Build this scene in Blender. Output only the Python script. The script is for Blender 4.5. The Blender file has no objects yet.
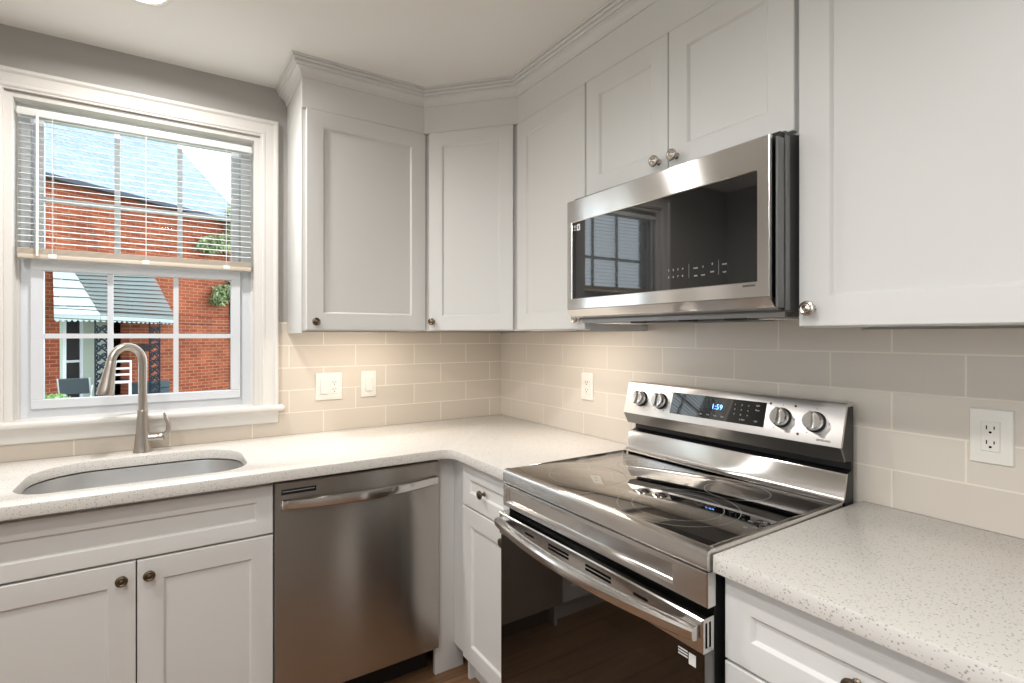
import bpy, bmesh, math, random
from mathutils import Vector, Matrix
random.seed(7)
scene = bpy.context.scene
C = scene.collection
PI = math.pi
R = math.radians

# ------------------------------------------------------------------ camera
cd = bpy.data.cameras.new('camera')
cam = bpy.data.objects.new('camera', cd)
C.objects.link(cam)
cam.location = (-1.5639, -2.4736, 1.3567)
cam.rotation_euler = (R(90), 0, -R(32.7725))
cd.sensor_width = 36.0
cd.lens = 520.87 / 1024 * 36.0
cd.shift_x = (512 - 505.89) / 1024
cd.shift_y = (335.24 - 341.5) / 1024
cd.clip_start = 0.02
scene.camera = cam

# ------------------------------------------------------------------ world, lights, exposure
w = bpy.data.worlds.new('world')
scene.world = w
w.use_nodes = True
wn = w.node_tree.nodes
bg = wn['Background']
bg.inputs[0].default_value = (0.90, 0.94, 1.0, 1)
bg.inputs[1].default_value = 3.8
scene.view_settings.view_transform = 'Standard'
scene.view_settings.look = 'None'
scene.view_settings.gamma = 1.0
scene.view_settings.use_curve_mapping = False
scene.view_settings.exposure = -0.12
DOWNLIGHT_W = 12.6
UNDER_W = 1.8
DOWN_COL = (1.0, 0.97, 0.94)


# ------------------------------------------------------------------ materials
def new_mat(name):
    m = bpy.data.materials.new(name)
    m.use_nodes = True
    nt = m.node_tree
    return m, nt, nt.nodes['Principled BSDF']


def srgb(r, g, b):
    f = lambda c: (c / 255 / 12.92) if c / 255 <= 0.04045 else ((c / 255 + 0.055) / 1.055) ** 2.4
    return (f(r), f(g), f(b), 1)


def N(nt, t, **kw):
    n = nt.nodes.new(t)
    for k, v in kw.items():
        setattr(n, k, v)
    return n


def paint(name, col, rough=0.5, bump=0.02, scale=180, spec=0.4, var=0.015):
    m, nt, b = new_mat(name)
    tc = N(nt, 'ShaderNodeTexCoord')
    nz = N(nt, 'ShaderNodeTexNoise')
    nz.inputs['Scale'].default_value = scale
    nz.inputs['Detail'].default_value = 3
    nt.links.new(tc.outputs['Object'], nz.inputs['Vector'])
    bp = N(nt, 'ShaderNodeBump')
    bp.inputs['Strength'].default_value = bump
    bp.inputs['Distance'].default_value = 0.002
    nt.links.new(nz.outputs['Fac'], bp.inputs['Height'])
    nt.links.new(bp.outputs['Normal'], b.inputs['Normal'])
    n2 = N(nt, 'ShaderNodeTexNoise')
    n2.inputs['Scale'].default_value = 3
    nt.links.new(tc.outputs['Object'], n2.inputs['Vector'])
    mx = N(nt, 'ShaderNodeMixRGB')
    mx.inputs[1].default_value = tuple(c * (1 - var) for c in col[:3]) + (1,)
    mx.inputs[2].default_value = tuple(min(1, c * (1 + var)) for c in col[:3]) + (1,)
    nt.links.new(n2.outputs['Fac'], mx.inputs[0])
    nt.links.new(mx.outputs[0], b.inputs['Base Color'])
    b.inputs['Roughness'].default_value = rough
    b.inputs['Specular IOR Level'].default_value = spec
    return m


def metal(name, col, rough=0.28, aniso=0.0, streak=None, rot=0.25, bump=0.0):
    m, nt, b = new_mat(name)
    b.inputs['Metallic'].default_value = 1
    b.inputs['Base Color'].default_value = col
    b.inputs['Roughness'].default_value = rough
    tc = N(nt, 'ShaderNodeTexCoord')
    mp = N(nt, 'ShaderNodeMapping')
    mp.inputs['Scale'].default_value = streak or (60, 60, 60)
    nz = N(nt, 'ShaderNodeTexNoise')
    nz.inputs['Scale'].default_value = 1
    nz.inputs['Detail'].default_value = 4
    nt.links.new(tc.outputs['Object'], mp.inputs[0])
    nt.links.new(mp.outputs[0], nz.inputs['Vector'])
    mr = N(nt, 'ShaderNodeMapRange')
    mr.inputs['To Min'].default_value = rough * 0.85
    mr.inputs['To Max'].default_value = rough * 1.2
    nt.links.new(nz.outputs['Fac'], mr.inputs[0])
    nt.links.new(mr.outputs[0], b.inputs['Roughness'])
    if bump:
        bp = N(nt, 'ShaderNodeBump')
        bp.inputs['Strength'].default_value = bump
        bp.inputs['Distance'].default_value = 0.001
        nt.links.new(nz.outputs['Fac'], bp.inputs['Height'])
        nt.links.new(bp.outputs['Normal'], b.inputs['Normal'])
    if aniso:
        b.inputs['Anisotropic'].default_value = aniso
        b.inputs['Anisotropic Rotation'].default_value = rot
        tg = N(nt, 'ShaderNodeTangent', direction_type='RADIAL', axis='Z')
        nt.links.new(tg.outputs[0], b.inputs['Tangent'])
    return m


def gloss(name, col, rough=0.05, spec=0.5, coat=0.0):
    m, nt, b = new_mat(name)
    tc = N(nt, 'ShaderNodeTexCoord')
    nz = N(nt, 'ShaderNodeTexNoise')
    nz.inputs['Scale'].default_value = 25
    nt.links.new(tc.outputs['Object'], nz.inputs['Vector'])
    mr = N(nt, 'ShaderNodeMapRange')
    mr.inputs['To Min'].default_value = rough * 0.8
    mr.inputs['To Max'].default_value = rough * 1.25
    nt.links.new(nz.outputs['Fac'], mr.inputs[0])
    nt.links.new(mr.outputs[0], b.inputs['Roughness'])
    b.inputs['Base Color'].default_value = col
    b.inputs['Specular IOR Level'].default_value = spec
    b.inputs['Coat Weight'].default_value = coat
    return m


def emit(name, col, strength):
    m, nt, b = new_mat(name)
    b.inputs['Base Color'].default_value = (0, 0, 0, 1)
    b.inputs['Emission Color'].default_value = col
    b.inputs['Emission Strength'].default_value = strength
    return m


def pane_mat(name):
    m, nt, b = new_mat(name)
    nt.nodes.remove(b)
    out = nt.nodes['Material Output']
    t = N(nt, 'ShaderNodeBsdfTransparent')
    t.inputs[0].default_value = (0.93, 0.97, 0.98, 1)
    g = N(nt, 'ShaderNodeBsdfGlossy')
    g.inputs['Roughness'].default_value = 0.01
    fr = N(nt, 'ShaderNodeFresnel')
    fr.inputs[0].default_value = 1.12
    mx = N(nt, 'ShaderNodeMixShader')
    nt.links.new(fr.outputs[0], mx.inputs[0])
    nt.links.new(t.outputs[0], mx.inputs[1])
    nt.links.new(g.outputs[0], mx.inputs[2])
    nt.links.new(mx.outputs[0], out.inputs[0])
    return m


def quartz(name):
    m, nt, b = new_mat(name)
    tc = N(nt, 'ShaderNodeTexCoord')
    col = None
    base = N(nt, 'ShaderNodeRGB')
    base.outputs[0].default_value = srgb(221, 217, 211)
    cur = base.outputs[0]
    for sc, thr, c in ((210, 0.19, srgb(172, 166, 158)), (140, 0.15, srgb(146, 141, 136)), (92, 0.085, srgb(98, 95, 93)), (60, 0.05, srgb(240, 240, 238))):
        v = N(nt, 'ShaderNodeTexVoronoi')
        v.inputs['Scale'].default_value = sc
        mp = N(nt, 'ShaderNodeMapping')
        mp.inputs['Location'].default_value = (sc * .37, sc * .11, sc * .7)
        nt.links.new(tc.outputs['Object'], mp.inputs[0])
        nt.links.new(mp.outputs[0], v.inputs['Vector'])
        # only some cells hold a fleck
        sep = N(nt, 'ShaderNodeSeparateColor')
        nt.links.new(v.outputs['Color'], sep.inputs[0])
        a = N(nt, 'ShaderNodeMath', operation='LESS_THAN')
        a.inputs[1].default_value = thr * 1.6
        nt.links.new(v.outputs['Distance'], a.inputs[0])
        p = N(nt, 'ShaderNodeMath', operation='GREATER_THAN')
        p.inputs[1].default_value = 0.60
        nt.links.new(sep.outputs[0], p.inputs[0])
        mul = N(nt, 'ShaderNodeMath', operation='MULTIPLY')
        nt.links.new(a.outputs[0], mul.inputs[0])
        nt.links.new(p.outputs[0], mul.inputs[1])
        sc2 = N(nt, 'ShaderNodeMath', operation='MULTIPLY')
        sc2.inputs[1].default_value = 0.65
        nt.links.new(mul.outputs[0], sc2.inputs[0])
        mx = N(nt, 'ShaderNodeMixRGB')
        mx.inputs[2].default_value = c
        nt.links.new(sc2.outputs[0], mx.inputs[0])
        nt.links.new(cur, mx.inputs[1])
        cur = mx.outputs[0]
    nt.links.new(cur, b.inputs['Base Color'])
    b.inputs['Roughness'].default_value = 0.22
    b.inputs['Specular IOR Level'].default_value = 0.45
    return m


def brick(name, c1, c2, mortar, bw, rh, ms, ua, va, uoff, voff, rough=0.3, bump=0.3, noise_amt=0.0, off=0.5, wav=0.0, spec=0.5, squash=None):
    """Brick pattern in world metres: ua, va are (x,y,z) direction weights for the two pattern axes."""
    m, nt, b = new_mat(name)
    g = N(nt, 'ShaderNodeNewGeometry')
    comb = N(nt, 'ShaderNodeCombineXYZ')
    for k, (ax, o) in enumerate(((ua, uoff), (va, voff))):
        d = N(nt, 'ShaderNodeVectorMath', operation='DOT_PRODUCT')
        d.inputs[1].default_value = ax
        nt.links.new(g.outputs['Position'], d.inputs[0])
        a = N(nt, 'ShaderNodeMath', operation='ADD')
        a.inputs[1].default_value = o
        nt.links.new(d.outputs['Value'], a.inputs[0])
        nt.links.new(a.outputs[0], comb.inputs[k])
    bt = N(nt, 'ShaderNodeTexBrick')
    bt.offset = off
    bt.offset_frequency = 2
    bt.squash = 1
    bt.inputs['Scale'].default_value = 1
    bt.inputs['Brick Width'].default_value = bw
    bt.inputs['Row Height'].default_value = rh
    bt.inputs['Mortar Size'].default_value = ms
    bt.inputs['Mortar Smooth'].default_value = 0.1
    bt.inputs['Color1'].default_value = c1
    bt.inputs['Color2'].default_value = c2
    bt.inputs['Mortar'].default_value = mortar
    nt.links.new(comb.outputs[0], bt.inputs['Vector'])
    cur = bt.outputs['Color']
    if noise_amt:
        nz = N(nt, 'ShaderNodeTexNoise')
        nz.inputs['Scale'].default_value = 2.2
        nz.inputs['Detail'].default_value = 6
        nt.links.new(g.outputs['Position'], nz.inputs['Vector'])
        mx = N(nt, 'ShaderNodeMixRGB', blend_type='MULTIPLY')
        mx.inputs[0].default_value = noise_amt
        cr = N(nt, 'ShaderNodeValToRGB')
        cr.color_ramp.elements[0].position = 0.3
        cr.color_ramp.elements[0].color = (0.55, 0.55, 0.6, 1)
        cr.color_ramp.elements[1].position = 0.7
        cr.color_ramp.elements[1].color = (1.25, 1.2, 1.15, 1)
        nt.links.new(nz.outputs['Fac'], cr.inputs[0])
        nt.links.new(cur, mx.inputs[1])
        nt.links.new(cr.outputs[0], mx.inputs[2])
        cur = mx.outputs[0]
    nt.links.new(cur, b.inputs['Base Color'])
    b.inputs['Roughness'].default_value = rough
    b.inputs['Specular IOR Level'].default_value = spec
    bp = N(nt, 'ShaderNodeBump')
    bp.inputs['Strength'].default_value = bump
    bp.inputs['Distance'].default_value = 0.002
    bp.invert = True
    nt.links.new(bt.outputs['Fac'], bp.inputs['Height'])
    if wav:
        n3 = N(nt, 'ShaderNodeTexNoise')
        n3.inputs['Scale'].default_value = 9
        nt.links.new(g.outputs['Position'], n3.inputs['Vector'])
        b2 = N(nt, 'ShaderNodeBump')
        b2.inputs['Strength'].default_value = wav
        b2.inputs['Distance'].default_value = 0.004
        nt.links.new(n3.outputs['Fac'], b2.inputs['Height'])
        nt.links.new(b2.outputs['Normal'], bp.inputs['Normal'])
    nt.links.new(bp.outputs['Normal'], b.inputs['Normal'])
    return m


def wood(name):
    m, nt, b = new_mat(name)
    tc = N(nt, 'ShaderNodeTexCoord')
    bt = N(nt, 'ShaderNodeTexBrick')
    bt.offset = 0.37
    bt.inputs['Scale'].default_value = 1
    bt.inputs['Brick Width'].default_value = 1.1
    bt.inputs['Row Height'].default_value = 0.125
    bt.inputs['Mortar Size'].default_value = 0.0015
    bt.inputs['Color1'].default_value = srgb(146, 112, 82)
    bt.inputs['Color2'].default_value = srgb(116, 86, 62)
    bt.inputs['Mortar'].default_value = srgb(60, 40, 26)
    nt.links.new(tc.outputs['Object'], bt.inputs['Vector'])
    mp = N(nt, 'ShaderNodeMapping')
    mp.inputs['Scale'].default_value = (3, 45, 3)
    nz = N(nt, 'ShaderNodeTexNoise')
    nz.inputs['Scale'].default_value = 1.0
    nz.inputs['Detail'].default_value = 6
    nz.inputs['Distortion'].default_value = 0.6
    nt.links.new(tc.outputs['Object'], mp.inputs[0])
    nt.links.new(mp.outputs[0], nz.inputs['Vector'])
    cr = N(nt, 'ShaderNodeValToRGB')
    cr.color_ramp.elements[0].position = 0.3
    cr.color_ramp.elements[0].color = (0.6, 0.55, 0.5, 1)
    cr.color_ramp.elements[1].position = 0.7
    cr.color_ramp.elements[1].color = (1.15, 1.1, 1.05, 1)
    nt.links.new(nz.outputs['Fac'], cr.inputs[0])
    mx = N(nt, 'ShaderNodeMixRGB', blend_type='MULTIPLY')
    mx.inputs[0].default_value = 0.8
    nt.links.new(bt.outputs['Color'], mx.inputs[1])
    nt.links.new(cr.outputs[0], mx.inputs[2])
    nt.links.new(mx.outputs[0], b.inputs['Base Color'])
    b.inputs['Roughness'].default_value = 0.35
    return m


def leafmat(name, c1, c2):
    m, nt, b = new_mat(name)
    g = N(nt, 'ShaderNodeNewGeometry')
    mx = N(nt, 'ShaderNodeMixRGB')
    mx.inputs[1].default_value = c1
    mx.inputs[2].default_value = c2
    nt.links.new(g.outputs['Random Per Island'], mx.inputs[0])
    nt.links.new(mx.outputs[0], b.inputs['Base Color'])
    b.inputs['Roughness'].default_value = 0.55
    return m


M = {}
M['cab'] = paint('cabinet_paint', srgb(222, 221, 218), 0.38, 0.015, 120)
M['cabin'] = paint('cabinet_inside', srgb(205, 202, 196), 0.5)
M['wall'] = paint('wall_paint', srgb(180, 178, 174), 0.85, 0.05, 250)
M['ceil'] = paint('ceiling_paint', srgb(240, 238, 234), 0.9, 0.05, 200)
M['trim'] = paint('trim_paint', srgb(226, 223, 218), 0.35, 0.02, 60)
M['vinyl'] = paint('window_vinyl', srgb(218, 222, 227), 0.3, 0.01, 60)
M['plastic'] = paint('white_plastic', srgb(228, 224, 216), 0.3, 0.0)
M['slat'] = paint('blind_slat', srgb(236, 238, 236), 0.4, 0.0)
M['rail_shade'] = paint('blind_rail_shade', srgb(214, 202, 186), 0.4, 0.0)  # white blind: warm shade on bottom rail and stacked slats mixed into this cream
M['steel'] = metal('brushed_steel', (0.66, 0.64, 0.62, 1), 0.17, 0.96, (4, 4, 500))
M['steel_panel'] = metal('satin_brushed_steel', (0.62, 0.605, 0.59, 1), 0.34, 0.6, (4, 4, 500))
M['steel_dark'] = metal('dark_steel', (0.22, 0.215, 0.21, 1), 0.3, 0.5, (4, 4, 400))  # oven trim colour; on the panel underside it stands for the reflected cooktop
M['steel_dw'] = metal('brushed_steel_dishwasher', (0.46, 0.43, 0.40, 1), 0.24, 0.95, (4, 4, 500))
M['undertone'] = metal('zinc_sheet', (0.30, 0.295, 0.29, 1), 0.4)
M['steel_plain'] = metal('satin_steel', (0.72, 0.70, 0.68, 1), 0.2)
M['nickel'] = metal('brushed_nickel', (0.50, 0.455, 0.41, 1), 0.30)
M['sink'] = metal('sink_steel', (0.70, 0.70, 0.70, 1), 0.33, 0, (6, 90, 90))
M['pewter'] = metal('pewter', (0.36, 0.31, 0.26, 1), 0.3)
M['pewter_bright'] = metal('bright_pewter', (0.55, 0.51, 0.46, 1), 0.26)
M['bronze'] = metal('aged_bronze', (0.17, 0.13, 0.09, 1), 0.35)
M['blackglass'] = gloss('black_glass', (0.006, 0.006, 0.007, 1), 0.03, 0.9, 0.2)
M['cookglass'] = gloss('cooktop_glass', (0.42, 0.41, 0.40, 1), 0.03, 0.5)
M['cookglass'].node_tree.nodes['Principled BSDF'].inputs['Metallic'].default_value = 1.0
M['ovenglass'] = gloss('oven_glass', (0.010, 0.007, 0.005, 1), 0.03, 0.75)
M['black'] = gloss('black_enamel', (0.008, 0.008, 0.009, 1), 0.35, 0.4)
M['darkgrey'] = gloss('dark_grey_metal', (0.09, 0.09, 0.092, 1), 0.4, 0.5)
M['hinge'] = gloss('grey_enamel', (0.16, 0.165, 0.165, 1), 0.35, 0.5)
M['void'] = gloss('dark_slot', (0.003, 0.003, 0.003, 1), 0.8, 0.1)
M['print'] = gloss('printed_marks', srgb(196, 196, 196), 0.5, 0.3)
M['printdark'] = gloss('printed_dark_marks', srgb(60, 58, 56), 0.5, 0.3)
M['ringprint'] = gloss('printed_ring', srgb(150, 150, 150), 0.3, 0.4)
M['sticker'] = gloss('white_sticker', srgb(235, 235, 232), 0.4, 0.4)
M['clock'] = emit('clock_digits', (0.16, 0.38, 1.0, 1), 5.0)
M['pane'] = pane_mat('window_glass')
M['quartz'] = quartz('speckled_quartz')
M['floor'] = wood('wood_planks')
M['lamp'] = emit('lamp_lens', (1.0, 0.93, 0.83, 1), 9.0)
M['tile_back'] = brick('tile_back_wall', srgb(210, 200, 186), srgb(205, 195, 182), srgb(232, 223, 208), 0.2964, 0.0998, 0.0022,
                       (1, 0, 0), (0, 0, 1), 0.9729 + 0.2964 * 10.5, 0.0998 * 20 - 1.3115, 0.22, 0.35, wav=0.05)
M['tile_right'] = brick('tile_right_wall', srgb(214, 205, 193), srgb(209, 200, 189), srgb(230, 221, 207), 0.2964, 0.0998, 0.0022,
                        (0, -1, 0), (0, 0, 1), -0.1073 + 0.2964 * 10.5, 0.0998 * 20 - 1.3115, 0.22, 0.35, wav=0.05)
E3 = Vector((0.786, 0.618, 0))
N3 = Vector((0.618, -0.786, 0))
M['brick'] = brick('red_brick', srgb(166, 88, 60), srgb(140, 68, 48), srgb(160, 128, 106), 0.215, 0.076, 0.007,
                   tuple(E3), (0, 0, 1), 20, 20, 0.9, 0.4, 0.55, spec=0.2)
M['roofing'] = brick('roof_slates', srgb(150, 162, 176), srgb(136, 150, 166), srgb(100, 112, 126), 0.3, 0.14, 0.006,
                     tuple(E3), (0, 0, 1.4), 20, 20, 0.8, 0.3, 0.2, spec=0.2)
M['awn_a'] = paint('awning_pale', srgb(180, 188, 188), 0.5, 0.0)
M['awn_b'] = paint('awning_grey', srgb(126, 132, 130), 0.5, 0.0)
M['siding'] = paint('pale_green_siding', srgb(196, 206, 190), 0.6, 0.0)
M['outwhite'] = paint('outdoor_white_paint', srgb(232, 236, 238), 0.5, 0.0)
M['iron'] = paint('painted_iron', srgb(26, 34, 46), 0.5, 0.0)
M['dark'] = paint('dark_outdoor_paint', srgb(34, 30, 30), 0.6, 0.0)
M['gutter'] = paint('dark_gutter', srgb(70, 74, 84), 0.6, 0.0)
M['greyfab'] = paint('grey_mesh_fabric', srgb(84, 92, 98), 0.8, 0.0)
M['slateblue'] = paint('slate_bench', srgb(70, 84, 92), 0.7, 0.0)
M['leaf'] = leafmat('leaves', srgb(66, 84, 48), srgb(164, 176, 124))
M['leaf_light'] = leafmat('pale_leaves', srgb(110, 150, 80), srgb(170, 200, 130))
M['grass'] = paint('lawn', srgb(96, 112, 70), 0.9, 0.3, 40, var=0.3)
M['concrete'] = paint('concrete', srgb(176, 172, 164), 0.9, 0.1, 60, var=0.08)


# ------------------------------------------------------------------ mesh helpers
class MB:
    def __init__(self):
        self.v = []
        self.f = []

    def add(self, vs, fs):
        o = len(self.v)
        self.v += [Vector(p) for p in vs]
        self.f += [tuple(i + o for i in f) for f in fs]
        return self

    def addbm(self, bm):
        bm.verts.index_update()
        self.add([v.co.copy() for v in bm.verts], [[v.index for v in f.verts] for f in bm.faces])
        bm.free()
        return self

    def box(self, x0, x1, y0, y1, z0, z1, bev=0.0, seg=2):
        bm = bmesh.new()
        bmesh.ops.create_cube(bm, size=1)
        sx, sy, sz = abs(x1 - x0), abs(y1 - y0), abs(z1 - z0)
        for v in bm.verts:
            v.co = Vector(((x0 + x1) / 2 + v.co.x * sx, (y0 + y1) / 2 + v.co.y * sy, (z0 + z1) / 2 + v.co.z * sz))
        if bev:
            bev = min(bev, 0.45 * min(sx, sy, sz))
            bmesh.ops.bevel(bm, geom=list(bm.edges), offset=bev, segments=seg, profile=0.5, affect='EDGES')
        return self.addbm(bm)

    def loft(self, loops, cap0=True, cap1=True, closed=True):
        n = len(loops[0])
        vs = [p for l in loops for p in l]
        fs = []
        for k in range(len(loops) - 1):
            for i in range(n if closed else n - 1):
                j = (i + 1) % n
                fs.append((k * n + i, k * n + j, (k + 1) * n + j, (k + 1) * n + i))
        if cap0:
            fs.append(tuple(reversed(range(n))))
        if cap1:
            fs.append(tuple((len(loops) - 1) * n + i for i in range(n)))
        return self.add(vs, fs)

    def tube(self, pts, r, seg=10, cap=True, closed=False):
        pts = [Vector(p) for p in pts]
        n = len(pts)
        rs = r if isinstance(r, (list, tuple)) else [r] * n
        loops = []
        up = None
        for i, p in enumerate(pts):
            if closed:
                t = (pts[(i + 1) % n] - pts[i - 1]).normalized()
            else:
                t = (pts[min(i + 1, n - 1)] - pts[max(i - 1, 0)]).normalized()
            if up is None:
                a = Vector((0, 0, 1)) if abs(t.z) < 0.9 else Vector((1, 0, 0))
                up = (a - t * a.dot(t)).normalized()
            else:
                up = (up - t * up.dot(t))
                up = up.normalized() if up.length > 1e-6 else t.orthogonal().normalized()
            s = t.cross(up)
            loops.append([p + (up * math.cos(2 * PI * k / seg) + s * math.sin(2 * PI * k / seg)) * rs[i] for k in range(seg)])
        if closed:
            loops.append(loops[0])
            return self.loft(loops, False, False)
        return self.loft(loops, cap, cap)

    def lathe(self, prof, origin, axis=(0, 0, 1), seg=24):
        """prof: list of (radius, height along axis)"""
        ax = Vector(axis).normalized()
        u = ax.orthogonal().normalized()
        s = ax.cross(u)
        o = Vector(origin)
        loops = [[o + ax * h + (u * math.cos(2 * PI * k / seg) + s * math.sin(2 * PI * k / seg)) * max(r, 1e-5) for k in range(seg)] for r, h in prof]
        return self.loft(loops)

    def prism(self, poly, a, b, axis='y'):
        """poly: (p,q) points; extruded from a to b along axis. axis y: (x,z); x: (y,z); z: (x,y)"""
        f = {'y': lambda p, t: (p[0], t, p[1]), 'x': lambda p, t: (t, p[0], p[1]), 'z': lambda p, t: (p[0], p[1], t)}[axis]
        return self.loft([[f(p, a) for p in poly], [f(p, b) for p in poly]])

    def quad_slab(self, pts, th):
        p = [Vector(q) for q in pts]
        n = (p[1] - p[0]).cross(p[-1] - p[0]).normalized()
        return self.loft([[q - n * th / 2 for q in p], [q + n * th / 2 for q in p]])

    def text(self, s, o, ux, uz, h, depth=0.0004, align='CENTER', sx=1.0):
        """raised lettering: o centre of baseline, ux reading direction, uz up"""
        cu = bpy.data.curves.new('t', 'FONT')
        cu.body = s
        cu.size = h / 0.7
        cu.extrude = depth
        cu.resolution_u = 2
        cu.align_x = align
        ob = bpy.data.objects.new('t', cu)
        C.objects.link(ob)
        dg = bpy.context.evaluated_depsgraph_get()
        dg.update()
        me = bpy.data.meshes.new_from_object(ob.evaluated_get(dg))
        ux = Vector(ux).normalized()
        uz = Vector(uz).normalized()
        nn = ux.cross(uz)
        o = Vector(o)
        self.add([o + ux * v.co.x * sx + uz * v.co.y + nn * v.co.z for v in me.vertices], [tuple(p.vertices) for p in me.polygons])
        bpy.data.objects.remove(ob)
        bpy.data.curves.remove(cu)
        bpy.data.meshes.remove(me)
        return self

    def build(self, name, mat, parent=None, label=None, smooth=35, recalc=True):
        o = bpy.data.objects.new(name, None)
        org = Vector((0, 0, 0))
        p = parent
        while p is not None:
            org += p.location
            p = p.parent
        me = bpy.data.meshes.new(name)
        bm = bmesh.new()
        vs = [bm.verts.new(v - org) for v in self.v]
        for f in self.f:
            if len(set(f)) >= 3:
                try:
                    bm.faces.new([vs[i] for i in f])
                except ValueError:
                    pass
        bmesh.ops.remove_doubles(bm, verts=bm.verts, dist=1e-6)
        if recalc:
            bmesh.ops.recalc_face_normals(bm, faces=bm.faces)
        bm.to_mesh(me)
        bm.free()
        if smooth:
            me.shade_smooth()
            me.set_sharp_from_angle(angle=R(smooth))
        me.materials.append(M[mat] if isinstance(mat, str) else mat)
        bpy.data.objects.remove(o)
        o = bpy.data.objects.new(name, me)
        C.objects.link(o)
        o.parent = parent
        if label:
            o['label'] = label
        return o


def thing(name, label, cat, loc, group=None):
    o = bpy.data.objects.new(name, None)
    o.empty_display_size = 0.1
    C.objects.link(o)
    o.location = loc
    o['label'] = label
    o['category'] = cat
    if group:
        o['group'] = group
    return o


def tag(o, label, cat, group=None):
    o['label'] = label
    o['category'] = cat
    if group:
        o['group'] = group
    return o


def struct(o, label=None, cat=None):
    o['kind'] = 'structure'
    if label:
        o['label'] = label
    if cat:
        o['category'] = cat
    return o


class Face:
    """a local frame: u along the face, z up, n out of the face"""
    def __init__(self, o, u, n):
        self.o, self.u, self.n = Vector(o), Vector(u).normalized(), Vector(n).normalized()

    def p(self, a, z, d):
        return self.o + self.u * a + Vector((0, 0, z)) + self.n * d

    def rect(self, u0, u1, z0, z1, d):
        return [self.p(u0, z0, d), self.p(u1, z0, d), self.p(u1, z1, d), self.p(u0, z1, d)]

    def stack(self, mb, u0, u1, z0, z1, steps):
        """steps: (inset, depth) loops"""
        return mb.loft([self.rect(u0 + i, u1 - i, z0 + i, z1 - i, d) for i, d in steps])

    def slab(self, mb, u0, u1, z0, z1, d0, d1, bev=0.002):
        return self.stack(mb, u0, u1, z0, z1, [(0, d0), (0, d1 - bev), (bev, d1)])

    def shaker(self, mb, u0, u1, z0, z1, d0=0.002, t=0.02, rail=0.06):
        return self.stack(mb, u0, u1, z0, z1, [(0, d0), (0, d0 + t - 0.002), (0.002, d0 + t), (rail, d0 + t), (rail + 0.0015, d0 + t - 0.001),
                                              (rail + 0.005, d0 + t - 0.0065), (rail + 0.007, d0 + t - 0.0085)])


def knob(face, a, z, d, parent, mat='pewter', s=1.0):
    mb = MB()
    pr = [(0.0085, 0), (0.0085, 0.002), (0.0055, 0.005), (0.005, 0.012), (0.008, 0.016), (0.0145, 0.019), (0.0158, 0.0225), (0.0145, 0.026),
          (0.011, 0.0275), (0.0085, 0.0262), (0.006, 0.0266), (0.003, 0.0285), (0, 0.029)]
    mb.lathe([(r * s, h * s) for r, h in pr], face.p(a, z, d), face.n, 24)
    return mb.build('knob', mat, parent)


def sweep(mb, path, prof):
    """mitred sweep of prof [(out, z)] along a plan path; out is to the left of travel"""
    pts = [Vector((p[0], p[1])) for p in path]
    loops = []
    for i, p in enumerate(pts):
        ds = []
        if i > 0:
            ds.append((p - pts[i - 1]).normalized())
        if i < len(pts) - 1:
            ds.append((pts[i + 1] - p).normalized())
        ns = [Vector((-d.y, d.x)) for d in ds]
        if len(ns) == 2:
            m = (ns[0] + ns[1])
            m = m / (m.dot(ns[0]))
        else:
            m = ns[0]
        loops.append([(p.x + m.x * o, p.y + m.y * o, z) for o, z in prof])
    return mb.loft(loops)


# ------------------------------------------------------------------ room shell
XL, YF, ZC = -2.78, -4.7, 2.44
WX0, WX1, WZ0, WZ1 = -2.055, -1.235, 1.04, 2.21     # window hole
LY0, LY1, LZ0, LZ1 = -3.7, -1.75, 1.10, 2.15         # unseen window added in the side wall beside the camera
mb = MB()
mb.box(XL - .12, XL, YF - .12, LY0, -.05, ZC).box(XL - .12, XL, LY1, .14, -.05, ZC).box(XL - .12, XL, LY0, LY1, -.05, LZ0).box(XL - .12, XL, LY0, LY1, LZ1, ZC)
struct(mb.build('wall_left', 'wall'))
mb = MB()
mb.box(0, .12, YF - .12, .14, -.05, ZC)
struct(mb.build('wall_right', 'wall'))
mb = MB()
mb.box(XL, WX0, 0, .14, -.05, ZC).box(WX1, 0, 0, .14, -.05, ZC).box(WX0, WX1, 0, .14, -.05, WZ0).box(WX0, WX1, 0, .14, WZ1, ZC)
struct(mb.build('wall_back', 'wall'))
mb = MB()
mb.box(XL, 0, YF - .12, YF, -.05, ZC)
struct(mb.build('wall_front', 'wall'))
mb = MB()
mb.box(XL - .12, .12, YF - .12, .14, ZC, ZC + .1)
struct(mb.build('ceiling', 'ceil'))
mb = MB()
mb.box(XL, 0, YF, 0, -.05, 0)
struct(mb.build('floor', 'floor'))
# unseen window added in the side wall for fill daylight from the left
w2 = thing('fill_window', 'unseen three-part window added in the side wall for fill daylight', 'window', (XL - .06, (LY0 + LY1) / 2, LZ0))
struct(w2)
fr = MB()
fr.box(XL - .10, XL + .012, LY0 - .06, LY1 + .06, LZ1 - .03, LZ1 + .06).box(XL - .10, XL + .03, LY0 - .06, LY1 + .06, LZ0 - .03, LZ0 + .03)
for k in range(4):
    y = LY0 + (LY1 - LY0) * k / 3
    fr.box(XL - .10, XL + .012, y - .03, y + .03, LZ0 + .03, LZ1 - .03)
fr.build('frame', 'trim', w2)
for k in range(3):
    y0, y1 = LY0 + (LY1 - LY0) * k / 3 + .03, LY0 + (LY1 - LY0) * (k + 1) / 3 - .03
    MB().box(XL - .063, XL - .057, y0, y1, LZ0 + .03, LZ1 - .03).build('pane', 'pane', w2)

# ------------------------------------------------------------------ backsplash tile
TZ0, TZ1 = 0.9145, 1.4145
mb = MB()
mb.box(-1.168, -.008, -.008, 0, TZ0, 1.375)
mb.box(XL, -1.168, -.008, 0, TZ0, 1.415)
mb.box(-1.168, -1.125, -.008, 0, 1.375, 1.415)
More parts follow.
